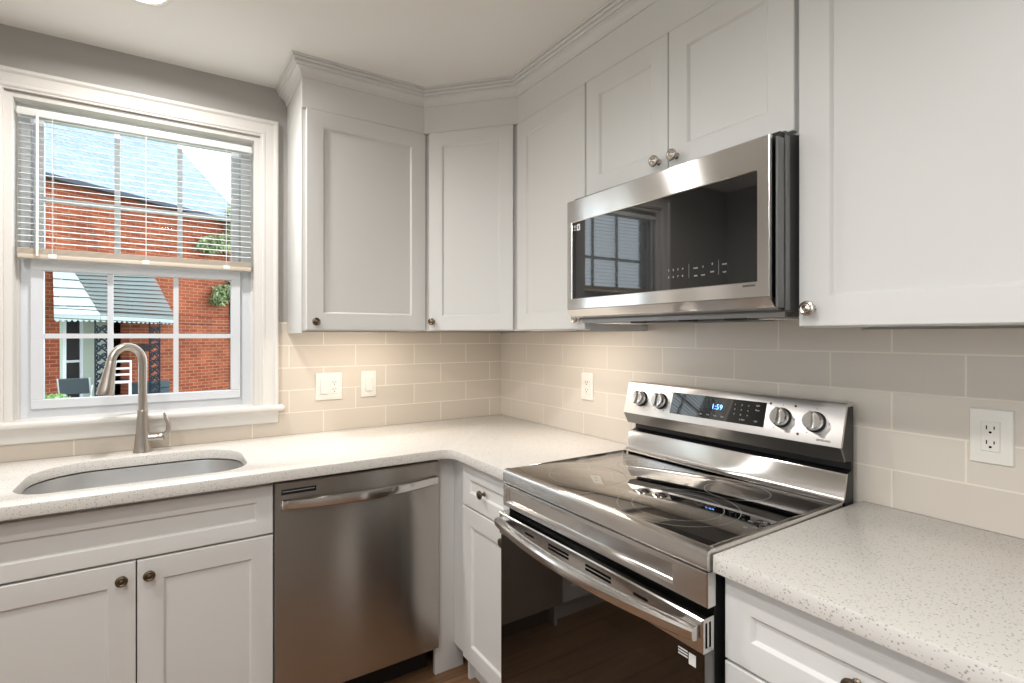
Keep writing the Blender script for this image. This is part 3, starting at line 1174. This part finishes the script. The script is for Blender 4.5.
# backguard
mb = MB()
side = [(-.040, .895), (-.078, .895), (-.092, .925), (-.074, .992), (-.050, 1.000), (-.050, 1.022), (-.088, 1.027), (-.102, 1.058), (-.072, 1.168), (-.040, 1.168)]
mb.prism(side, -RY1 + .002, -RY0 - .002, 'y')
bgd = mb.build('backguard', 'black', rg, 'black rear housing behind the steel control panel')
mb = MB()
panel = [(-.1035, 1.0655), (-.1130, 1.0650), (-.0815, 1.1745), (-.0770, 1.1785), (-.044, 1.1785), (-.044, 1.1705), (-.074, 1.1685)]
mb.prism(panel, -RY1, -RY0, 'y')
mb.build('control_panel', 'steel_panel', rg)
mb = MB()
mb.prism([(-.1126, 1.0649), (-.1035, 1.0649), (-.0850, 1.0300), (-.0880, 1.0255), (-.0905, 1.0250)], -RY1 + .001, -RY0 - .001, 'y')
mb.build('panel_underside', 'steel_dark', rg, 'sloping steel strip under the control panel, darkened like a cooktop reflection')  # dark material stands in for the black cooktop mirrored in this bevel
mb = MB()
low = [(-.0750, .9945), (-.0790, .9935), (-.0820, .9880), (-.0960, .9330), (-.1020, .9260), (-.1180, .9235), (-.1180, .9220), (-.0980, .9225), (-.0900, .9300), (-.0745, .9900)]
mb.prism(low, -RY1, -RY0, 'y')
mb.build('lower_back_panel', 'steel', rg)
mb = MB()
tz = Vector((.0315, 0, .1095)).normalized()        # up along the panel face
tn = Vector((-tz.z, 0, tz.x))                      # out of the face
fo = Vector((-.1130, 0, 1.0650))


def panel_pt(y, s, d=0.0):
    return fo + tz * s + tn * d + Vector((0, -y, 0))


def panel_box(mb, y0, y1, s0, s1, d0, d1):
    return mb.loft([[panel_pt(y0, s0, d), panel_pt(y1, s0, d), panel_pt(y1, s1, d), panel_pt(y0, s1, d)] for d in (d0, d1)])


panel_box(mb, 1.2610, 1.6000, .0230, .0960, -.002, .0016)
dsp = mb.build('display', 'blackglass', rg)
mb = MB()
mb.text('1:59', panel_pt(1.440, .0570, .0018), (0, -1, 0), tz, .0165)
mb.build('clock_digits', 'clock', dsp)
for r_, row in enumerate(('123', '456', '789', ' 0 ')):
    for k, ch_ in enumerate(row):
        if ch_ != ' ':
            MB().text(ch_, panel_pt(1.502 + k * .022, .0780 - r_ * .0150, .0018), (0, -1, 0), tz, .0050).build('key_mark', 'print', dsp)
for k, t_ in enumerate(('Bake', 'Broil', 'Conv', 'Clean')):
    MB().text(t_, panel_pt(1.385 + k * .026, .0340, .0018), (0, -1, 0), tz, .0045, sx=.8).build('key_mark', 'print', dsp)
for t_, y, q in (('Start', 1.534, .0340), ('OFF', 1.575, .0340), ('Timer', 1.575, .0680), ('Light', 1.575, .0820)):
    MB().text(t_, panel_pt(y, q, .0018), (0, -1, 0), tz, .0050, sx=.8).build('key_mark', 'print', dsp)
# knobs
for y in (1.1220, 1.2135, 1.6492, 1.7414):
    s = .0590
    mb = MB()
    mb.lathe([(.0285, 0), (.0285, .004), (.0270, .006), (0, .006)], panel_pt(y, s, .0), tn, 32)
    kb = mb.build('knob', 'black', rg, 'round control knob with steel grip')
    mb = MB()
    mb.lathe([(.0245, .004), (.0255, .007), (.0245, .022), (.0225, .026), (0, .0265)], panel_pt(y, s, .0), tn, 32)
    mb.build('dial', 'steel_plain', kb)
    mb = MB()
    loops = []
    for d, hw, hl in ((.022, .0075, .0250), (.034, .0070, .0248), (.0385, .0050, .0225)):
        c_ = panel_pt(y, s, d)
        yv = Vector((0, -1, 0))
        pts4 = []
        for k in range(16):
            a = 2 * PI * k / 16
            ca, sa = math.cos(a), math.sin(a)
            pts4.append(c_ + yv * (hw * math.copysign(abs(ca) ** .5, ca)) + tz * (hl * math.copysign(abs(sa) ** .7, sa)))
        loops.append(pts4)
    mb.loft(loops)
    mb.build('grip', 'steel_plain', kb)
for y in (1.1220, 1.2135, 1.6492, 1.7414):
    for a in (-150, -90, 0, 90, 150):
        a_ = R(a + 90)
        MB().lathe([(.0014, 0), (.0014, .0004), (0, .0004)], panel_pt(y + .036 * math.cos(a_), .0590 + .036 * math.sin(a_), .0003), tn, 8).build('dial_mark', 'printdark', rg)
for y in (1.176, 1.255, 1.612, 1.684, 1.700):
    MB().lathe([(.0035, 0), (.0035, .0004), (0, .0004)], panel_pt(y, .096 if y < 1.69 else .020, .0003), tn, 10).build('indicator_dot', 'printdark', rg)
MB().text('SAMSUNG', panel_pt(1.768, .0100, .0003), (0, -1, 0), tz, .0055).build('logo', 'printdark', rg)
# front: control-less upper panel with a long recess
FG = Face((-.630, 0, 0), (0, -1, 0), (-1, 0, 0))
mb = MB()
l = [FG.rect(RY0, RY1, .806, .8775, 0), FG.rect(RY0, RY1, .806, .8775, .024), FG.rect(RY0 + .003, RY1 - .003, .808, .8755, .027),
     FG.rect(RY0 + .020, RY1 - .085, .821, .8665, .027), FG.rect(RY0 + .024, RY1 - .090, .8245, .8640, .021), FG.rect(RY0 + .030, RY1 - .096, .829, .8610, .017)]
mb.loft(l)
mb.build('front_panel', 'steel', rg)
MB().box(-.6345, -.629, -RY1 + .004, -RY0 - .004, .786, .8065).build('vent_gap', 'void', rg)
# oven door
FO = Face((-.632, 0, 0), (0, -1, 0), (-1, 0, 0))
mb = MB()
FO.slab(mb, RY0 + .001, RY1 - .001, .176, .7180, .004, .034, .002)
od = mb.build('oven_door', 'ovenglass', rg, 'black glass oven door')
mb = MB()
FO.slab(mb, RY0, RY1, .7180, .7880, .004, .040, .003)
mb.build('door_top_rail', 'steel', od)
MB().box(-.664, -.634, -RY1 - .0005, -RY1 + .004, .176, .717, .001).build('side_trim', 'steel_dark', od)
MB().box(-.664, -.634, -RY0 - .004, -RY0 + .0005, .176, .717, .001).build('side_trim', 'steel_dark', od)
for (a, b3, zz) in ((1.196, 1.237, (.7655,)), (1.309, 1.396, (.7700, .7600)), (1.464, 1.555, (.7700, .7600)), (1.628, 1.670, (.7655,))):
    for z_ in zz:
        MB().box(-.6730, -.6700, -b3, -a, z_ - .0028, z_ + .0028).build('vent_slot', 'void', od)
for x in (-.660, -.648):
    MB().box(x - .0025, x + .0025, -RY1 - .0006, -RY1 + .001, .728, .778).build('vent_slot', 'void', od)
mb = MB()
loops = []
for k in range(33):
    t = k / 32
    y = -(RY0 + .008 + (RY1 - RY0 - .016) * t)
    bow = 1 - (2 * t - 1) ** 2
    xo = -.690 - .042 * bow
    zc_ = .7620
    s = .004 if k in (0, 32) else 0
    th = .018
    sec = [(.016, -.0155), (.010, -.0170), (.002, -.0160), (-.003, -.0120), (-.0045, -.004), (-.0045, .006), (-.001, .0115), (.006, .0135), (.016, .0135)]
    loops.append([(xo + p, y, zc_ + q * (1 - s * 20)) for p, q in sec])
mb.loft(loops)
for y in (-RY0 - .030, -RY1 + .030):
    mb.box(-.6925, -.670, y - .018, y + .018, .7465, .7745, .003)
mb.build('handle', 'steel', od, smooth=22)
xs = -.6668
MB().box(xs, xs + .001, -1.7925, -1.7755, .6805, .7040).build('sticker', 'sticker', od)
for z_ in (.7015, .6955, .6895):
    MB().box(xs, xs + .001, -1.7725, -1.7490, z_, z_ + .0030).build('sticker_line', 'sticker', od)
# storage drawer
mb = MB()
FO.slab(mb, RY0 + .001, RY1 - .001, .060, .1715, .004, .034, .003)
mb.build('storage_drawer', 'steel', rg)


# ------------------------------------------------------------------ switches and sockets
def slots(mb, F, a, z, d, s=1.0):
    F.slab(mb, a - .0075 * s, a - .0055 * s, z - .001, z + .008, d, d + .0006, .0001)
    F.slab(mb, a + .0055 * s, a + .0075 * s, z, z + .007, d, d + .0006, .0001)
    mb.lathe([(.0026, 0), (.0026, .0006), (0, .0006)], F.p(a, z - .007, d), F.n, 12)


def plate(mb, F, a0, a1, z0, z1):
    F.stack(mb, a0, a1, z0, z1, [(0, 0), (0, .003), (.002, .0055), (.006, .0065)])


FTb = Face((0, -.008, 0), (1, 0, 0), (0, -1, 0))
FTr = Face((-.008, 0, 0), (0, -1, 0), (-1, 0, 0))


def receptacle(F, a, z, parent):
    mb = MB()
    F.slab(mb, a - .0165, a + .0165, z - .0335, z + .0335, .006, .0085, .001)
    o = mb.build('receptacle', 'plastic', parent)
    mb = MB()
    for zz in (z + .0165, z - .0165):
        slots(mb, F, a, zz, .0084)
    mb.build('slots', 'void', o, 'dark plug slots')
    return o


def rocker(F, a, z, parent):
    mb = MB()
    F.slab(mb, a - .0165, a + .0165, z - .0335, z + .0335, .006, .0075, .0005)
    mb.loft([F.rect(a - .015, a + .015, z - .032, z + .032, .0074), [F.p(a - .0145, z - .0315, .0125), F.p(a + .0145, z - .0315, .0125), F.p(a + .0145, z + .0315, .0085), F.p(a - .0145, z + .0315, .0085)]])
    return mb.build('rocker', 'plastic', parent)


t = thing('switch_and_outlet_plate', 'wide white plate with a rocker switch and an outlet beside the window', 'switch', (-.949, -.008, 1.121))
mb = MB()
plate(mb, FTb, -1.0090, -.8890, 1.0590, 1.1830)
mb.build('plate', 'plastic', t)
rocker(FTb, -.972, 1.121, t)
receptacle(FTb, -.926, 1.121, t)
t = thing('light_switch', 'single white rocker light switch on the window wall tiles', 'switch', (-.764, -.008, 1.123))
mb = MB()
plate(mb, FTb, -.8010, -.7260, 1.0620, 1.1850)
mb.build('plate', 'plastic', t)
rocker(FTb, -.7635, 1.1235, t)
t = thing('outlet', 'white outlet on the tiles left of the range', 'outlet', (-.008, -.729, 1.130))
mb = MB()
plate(mb, FTr, .6900, .7680, 1.0690, 1.1905)
mb.build('plate', 'plastic', t)
receptacle(FTr, .729, 1.130, t)
t = thing('outlet', 'white outlet on the tiles right of the range above the counter', 'outlet', (-.008, -2.079, 1.129))
mb = MB()
plate(mb, FTr, 2.0410, 2.1175, 1.0670, 1.1900)
mb.build('plate', 'plastic', t)
receptacle(FTr, 2.079, 1.129, t)

# ------------------------------------------------------------------ ceiling lights
first = True
for (x, y, lab) in ((-1.640, -.480, 'round recessed ceiling light in front of the window'),
                    (-1.60, -2.05, 'recessed ceiling light over the middle of the kitchen'),
                    (-2.30, -1.30, 'recessed ceiling light near the left side wall'),
                    (-2.30, -2.90, 'recessed ceiling light between the side window and the viewer'),
                    (-1.60, -3.60, 'recessed ceiling light at the far end of the kitchen'),
                    ):
    t = thing('ceiling_light', lab, 'light', (x, y, ZC), 'recessed ceiling lights')
    mb = MB()
    ro, ri = .082, .062
    mb.lathe([(ri, .0), (ri, -.002), (ri + .006, -.006), (ro - .004, -.005), (ro, -.0005), (ro, 0)], (x, y, ZC), seg=40)
    mb.build('trim_ring', 'trim', t)
    mb = MB()
    mb.lathe([(0, -.0035), (ri - .001, -.0035), (ri - .001, -.0030), (0, -.0030)], (x, y, ZC), seg=40)
    mb.build('lens', 'lamp', t)
    ld = bpy.data.lights.new('downlight', 'AREA')
    ld.shape = 'DISK'
    ld.size = .12
    ld.energy = DOWNLIGHT_W
    ld.color = DOWN_COL
    ld.spread = R(165)
    lo = bpy.data.objects.new('bulb', ld)
    C.objects.link(lo)
    lo.parent = t
    lo.location = (0, 0, -.0075)

# slim light bars under the wall cabinets
for (x0, x1, y0, y1, rz, lab) in ((-1.09, -.63, -.255, -.230, 0, 'slim light bar under the wall cabinet by the window'),
                                  (-.255, -.230, -1.05, -.66, 1, 'slim light bar under the narrow wall cabinet left of the microwave')):
    cxm, cym = (x0 + x1) / 2, (y0 + y1) / 2
    t = thing('under_cabinet_light', lab, 'light', (cxm, cym, UZ0 + .02))
    MB().box(x0, x1, y0, y1, 1.3850, 1.3949, .001).build('housing', 'plastic', t)
    MB().box(x0 + .01, x1 - .01, y0 + .004, y1 - .004, 1.3840, 1.3851).build('lens', 'lamp', t)
    ld = bpy.data.lights.new('light_bar', 'AREA')
    ld.shape = 'RECTANGLE'
    ld.size = max(x1 - x0, y1 - y0) - .02
    ld.size_y = .016
    ld.energy = UNDER_W * ld.size / .4
    ld.color = (1.0, 0.90, 0.79)
    lo = bpy.data.objects.new('bulb', ld)
    C.objects.link(lo)
    lo.parent = t
    lo.location = (0, 0, 1.3835 - UZ0 - .02)
    lo.rotation_euler = (0, 0, PI / 2 if rz else 0)

# ------------------------------------------------------------------ outdoors
GZ = -.55
mb = MB()
mb.box(-14, 12, .3, 30, GZ - .1, GZ)
struct(mb.build('ground', 'grass'), 'lawn between the two houses', 'lawn')
mb = MB()
mb.box(-16, -3.2, -14, .3, -.3, -.1)
struct(mb.build('terrace', 'concrete'), 'concrete terrace outside the side window', 'terrace')
P0 = Vector((-.74, 12.45, 0))


def fp(s, z, d=0.0):
    q = P0 + E3 * s + N3 * d
    return Vector((q.x, q.y, z))


FH = Face(P0, E3, N3)
hs = thing('neighbour_house', 'red brick house with a grey roof across the yard', 'house', (P0.x - 1.2, P0.y, GZ))
ZE = 4.33
mb = MB()
# front wall: solid brick either side of the porch recess
for a, b3, z0, z1 in ((-7.0, -3.26, GZ, ZE), (-2.0, .80, GZ, ZE), (-3.26, -2.0, 2.45, ZE)):
    mb.loft([FH.rect(a, b3, z0, z1, -.25), FH.rect(a, b3, z0, z1, 0)])
mb.loft([FH.rect(.55, .80, GZ, ZE, -7), FH.rect(.55, .80, GZ, ZE, -.25)])
mb.loft([FH.rect(-7, -6.75, GZ, ZE, -7), FH.rect(-7, -6.75, GZ, ZE, -.25)])
mb.loft([FH.rect(-7, .80, GZ, ZE, -7.2), FH.rect(-7, .80, GZ, ZE, -7)])
mb.build('brick_wall', 'brick', hs)
mb = MB()
mb.loft([FH.rect(-3.26, -2.0, GZ, 2.45, -.75), FH.rect(-3.26, -2.0, GZ, 2.45, -.60)])
mb.loft([FH.rect(-3.30, -3.26, GZ, 2.45, -.75), FH.rect(-3.30, -3.26, GZ, 2.45, .02)])
mb.build('porch_siding', 'siding', hs)
mb = MB()
for a in (-3.26, -3.10):
    FH.slab(mb, a, a + .09, GZ + .3, 2.3, -.60, -.02 if a < -3.2 else -.55, .005)
FH.slab(mb, -2.92, -2.86, GZ + .3, 1.95, -.60, -.56, .004)
FH.slab(mb, -2.60, -2.54, GZ + .3, 1.95, -.60, -.56, .004)
FH.slab(mb, -2.92, -2.54, 1.95, 2.02, -.60, -.56, .004)
FH.slab(mb, -2.86, -2.60, .80, .85, -.60, -.565, .004)
mb.build('door_trim', 'outwhite', hs)
mb = MB()
FH.slab(mb, -2.86, -2.60, GZ + .3, .80, -.60, -.58, .004)
FH.slab(mb, -2.86, -2.60, .85, 1.95, -.60, -.58, .004)
mb.build('porch_door', 'dark', hs)
mb = MB()
FH.slab(mb, -2.0, -1.30, .20, .34, .0, .30, .01)
FH.slab(mb, -2.0, -1.30, GZ, .20, .02, .28, .01)
mb.build('stone_ledge', 'slateblue', hs)
mb = MB()
FH.slab(mb, -1.92, -1.60, 1.02, 1.16, .0, .10, .01)
mb.build('letter_box', 'dark', hs)
# roof: hipped at the right end, shallow overhang
mb = MB()
ov = .25
zr = ZE + 3.6
A_, B_ = fp(-7.3, ZE - .02, ov), fp(.95, ZE - .02, ov)
C_, D_ = fp(.95, ZE - .02, -7.4), fp(-7.3, ZE - .02, -7.4)
R0, R1 = fp(-5, zr, -3.6), fp(.95, zr, -3.6)
mb.add([A_, B_, C_, D_, R0, R1], [(0, 1, 5, 4), (1, 2, 5), (2, 3, 4, 5), (3, 0, 4), (0, 3, 2, 1)])
mb.build('roof', 'roofing', hs, smooth=0)
mb = MB()
mb.loft([FH.rect(-7.3, .95, ZE - .10, ZE - .02, .12), FH.rect(-7.3, .95, ZE - .10, ZE - .02, ov + .03)])
mb.build('gutter', 'gutter', hs)
# awning
aw = thing('porch_awning', 'pale ribbed metal awning with scalloped edge over the neighbour porch', 'awning', (-2.5, 10.4, 1.7))
pA, pB, pC = Vector((-3.24, 9.19, 1.69)), Vector((-2.63, 9.40, 1.70)), Vector((-1.46, 11.66, 1.70))
pD, pE, pA2 = fp(-3.14, 2.72, .01), fp(-1.60, 2.90, .01), fp(-3.42, 2.72, .01)


def ribbed(name, p0, p1, q1, q0, n, mat):
    mb = MB()
    nn = (p1 - p0).cross(q0 - p0).normalized()
    for k in range(n):
        t0, t1 = k / n, (k + 1) / n
        a, b3 = p0.lerp(q0, t0), p1.lerp(q1, t0)
        c_, d_ = p1.lerp(q1, t1), p0.lerp(q0, t1)
        lo_, hi_ = nn * .030, nn * .002
        if nn.z < 0:
            lo_, hi_ = -lo_, -hi_
        mb.loft([[a + lo_, b3 + lo_, c_ + hi_, d_ + hi_], [a + lo_ * .6, b3 + lo_ * .6, c_ - hi_ * 4, d_ - hi_ * 4]])
    return mb.build(name, mat, aw, smooth=0)


ribbed('side_panel', pA, pB, pD, pA2, 6, 'awn_a')
ribbed('front_panel', pB, pC, pE, pD, 13, 'awn_b')
mb = MB()
for (a, b3, n) in ((pA, pB, 8), (pB, pC, 17)):
    dirv = (b3 - a)
    out = Vector((dirv.y, -dirv.x, 0)).normalized() * .012
    for k in range(n):
        q0, q1 = a.lerp(b3, k / n), a.lerp(b3, (k + 1) / n)
        pts = []
        for t_ in (0, .25, .5, .75, 1):
            pts.append(q0.lerp(q1, t_) + Vector((0, 0, -.06 - .045 * math.sin(PI * t_))))
        loop = [q0 + Vector((0, 0, .03))] + pts + [q1 + Vector((0, 0, .03))]
        mb.loft([loop, [p_ + out for p_ in loop]])
mb.build('valance', 'awn_a', aw)


def lace_post(x, y, zt, lab):
    o = thing('iron_porch_post', lab, 'post', (x, y, GZ), 'iron porch posts')
    mb = MB()
    u = Vector((.9, .44, 0)).normalized()
    b0 = Vector((x, y, 0))
    wv = .10
    for s in (-1, 1):
        q = b0 + u * wv * s
        MB().tube([(q.x, q.y, GZ), (q.x, q.y, zt)], .014, 6).build('upright', 'iron', o)
    mb = MB()
    z = GZ + .05
    k = 0
    while z < zt - .12:
        for s in (-1, 1):
            pts = []
            for j in range(15):
                a = j / 14 * 2 * PI * 1.1
                r_ = .045 * (1 - .5 * j / 14)
                q = b0 + u * (s * (.045 + r_ * .3 * math.cos(a)) + r_ * math.cos(a))
                pts.append((q.x, q.y, z + .08 + r_ * math.sin(a) * 1.4 + (.03 if s > 0 else 0)))
            mb.tube(pts, .016, 5)
        q0, q1 = b0 - u * wv, b0 + u * wv
        mb.tube([(q0.x, q0.y, z), (b0.x, b0.y, z + .09), (q1.x, q1.y, z + .17)], .014, 5)
        mb.tube([(q1.x, q1.y, z), (b0.x, b0.y, z + .09), (q0.x, q0.y, z + .17)], .014, 5)
        z += .17
    mb.build('scrollwork', 'iron', o)


lace_post(-2.62, 9.52, 1.655, 'dark scrolled iron post at the near corner of the porch awning')
lace_post(-1.85, 11.0, 1.655, 'dark scrolled iron post beside the bright brick wall')
# porch floor
mb = MB()
mb.prism([(-4.2, 8.9), (-2.45, 9.3), (-1.45, 11.85), (-3.2, 10.47)], GZ, .02, 'z')
tag(mb.build('porch_floor', 'concrete'), 'raised concrete porch floor under the awning', 'porch')
# chairs
ch = thing('patio_chair', 'white metal patio chair with an open ladder back', 'chair', (-2.40, 10.12, .02))
mb = MB()
cx, cy = -2.40, 10.12
hw = .17
for sx in (-1, 1):
    MB().box(cx + sx * hw - .015, cx + sx * hw + .015, cy + .15, cy + .18, .02, .86).build('leg', 'outwhite', ch)
    MB().box(cx + sx * hw - .015, cx + sx * hw + .015, cy - .18, cy - .15, .02, .44).build('leg', 'outwhite', ch)
mb = MB()
mb.box(cx - hw - .02, cx + hw + .02, cy - .2, cy + .19, .43, .46, .01)
mb.build('seat', 'outwhite', ch)
mb = MB()
for z_ in (.56, .68, .82):
    MB().box(cx - hw, cx + hw, cy + .155, cy + .175, z_, z_ + .04, .006).build('back_slat', 'outwhite', ch)
ch = thing('patio_chair', 'grey mesh patio chair on the porch left of the door', 'chair', (-3.02, 9.75, .02))
cx, cy = -3.02, 9.75
mb = MB()
for sx in (-1, 1):
    MB().tube([(cx + sx * .22, cy + .25, .02), (cx + sx * .22, cy - .05, .30), (cx + sx * .22, cy - .22, .58)], .014, 6).build('leg', 'outwhite', ch)
    MB().tube([(cx + sx * .22, cy - .25, .02), (cx + sx * .22, cy + .02, .30), (cx + sx * .22, cy + .20, .42)], .014, 6).build('leg', 'outwhite', ch)
mb = MB()
mb.quad_slab([(cx - .21, cy + .2, .38), (cx + .21, cy + .2, .38), (cx + .21, cy - .05, .30), (cx - .21, cy - .05, .30)], .02)
mb.quad_slab([(cx - .21, cy - .05, .30), (cx + .21, cy - .05, .30), (cx + .21, cy - .22, .58), (cx - .21, cy - .22, .58)], .02)
mb.build('sling_seat', 'greyfab', ch)


# vine and shrub foliage
def leaves(mb, c, ext, n, size):
    for _ in range(n):
        a, b3 = random.uniform(-1, 1), random.uniform(-1, 1)
        d_ = random.uniform(0, 1)
        if a * a + b3 * b3 > 1:
            continue
        p = Vector(c) + E3 * (a * ext[0]) + Vector((0, 0, b3 * ext[1])) + N3 * (d_ * ext[2])
        t_ = Vector((random.gauss(0, 1), random.gauss(0, 1), random.gauss(0, 1))).normalized()
        s = t_.orthogonal().normalized()
        k = size * random.uniform(.6, 1.3)
        mb.add([p - t_ * k, p + s * k * .45 + t_.cross(s) * k * .1, p + t_ * k, p - s * k * .45 + t_.cross(s) * k * .1], [(0, 1, 2, 3)])


vn = thing('climbing_vine', 'green leafy climbing vine on the right end of the brick house', 'vine', tuple(fp(.2, 2.3, .05)))
mb = MB()
for s, z_, a, b3, n in ((.05, 3.62, .46, .17, 420), (.40, 3.72, .26, .25, 220), (-.25, 3.50, .28, .12, 140), (.50, 4.35, .16, .40, 160), (.30, 2.42, .34, .20, 300), (.10, 2.26, .2, .14, 160), (.60, 2.75, .10, .45, 120)):
    leaves(mb, fp(s, z_, .05), (a, b3, .25), n, .075)
mb.build('foliage', 'leaf', vn, smooth=0, recalc=False)
mb = MB()
mb.tube([fp(.62, GZ, .04), fp(.60, 1.2, .05), fp(.55, 2.4, .05), fp(.48, 3.4, .05), fp(.50, 4.6, .05)], .02, 6)
mb.tube([fp(.50, 3.3, .05), fp(.2, 3.6, .08), fp(-.2, 3.5, .08)], .012, 6)
mb.build('stem', 'dark', vn)
sh = thing('shrub', 'pale green leafy shrub at the left end of the porch', 'shrub', (-3.15, 9.15, GZ))
mb = MB()
leaves(mb, (-3.28, 9.05, .05), (.28, .32, .25), 420, .06)
mb.build('foliage', 'leaf_light', sh, smooth=0, recalc=False)
mb = MB()
mb.tube([(-3.28, 9.0, GZ), (-3.27, 9.0, .2)], .02, 6)
mb.build('stem', 'dark', sh)
tr = thing('tree', 'green tree seen through the left edge of the blind', 'tree', (-3.8, 7.8, GZ))
mb = MB()
leaves(mb, (-3.85, 7.65, 2.9), (.38, 1.0, .45), 900, .08)
mb.build('foliage', 'leaf', tr, smooth=0, recalc=False)
mb = MB()
mb.tube([(-3.8, 7.8, GZ), (-3.8, 7.8, 2.2), (-3.75, 7.8, 3.4)], [.06, .045, .02], 8)
mb.build('trunk', 'dark', tr)
# overhead wires
for z0, z1, lab in ((1.75, 1.66, 'upper of two overhead wires crossing in front of the awning'), (1.60, 1.52, 'lower of two overhead wires crossing in front of the awning')):
    mb = MB()
    mb.tube([(-6.0, 7.4 + (z0 - 1.7), z0 + .15), (-2.6, 7.9, z0), (-1.0, 8.15, z1 + .02), (2.0, 8.6, z1)], .006, 5)
    tag(mb.build('overhead_wire', 'dark'), lab, 'wire', 'overhead wires')
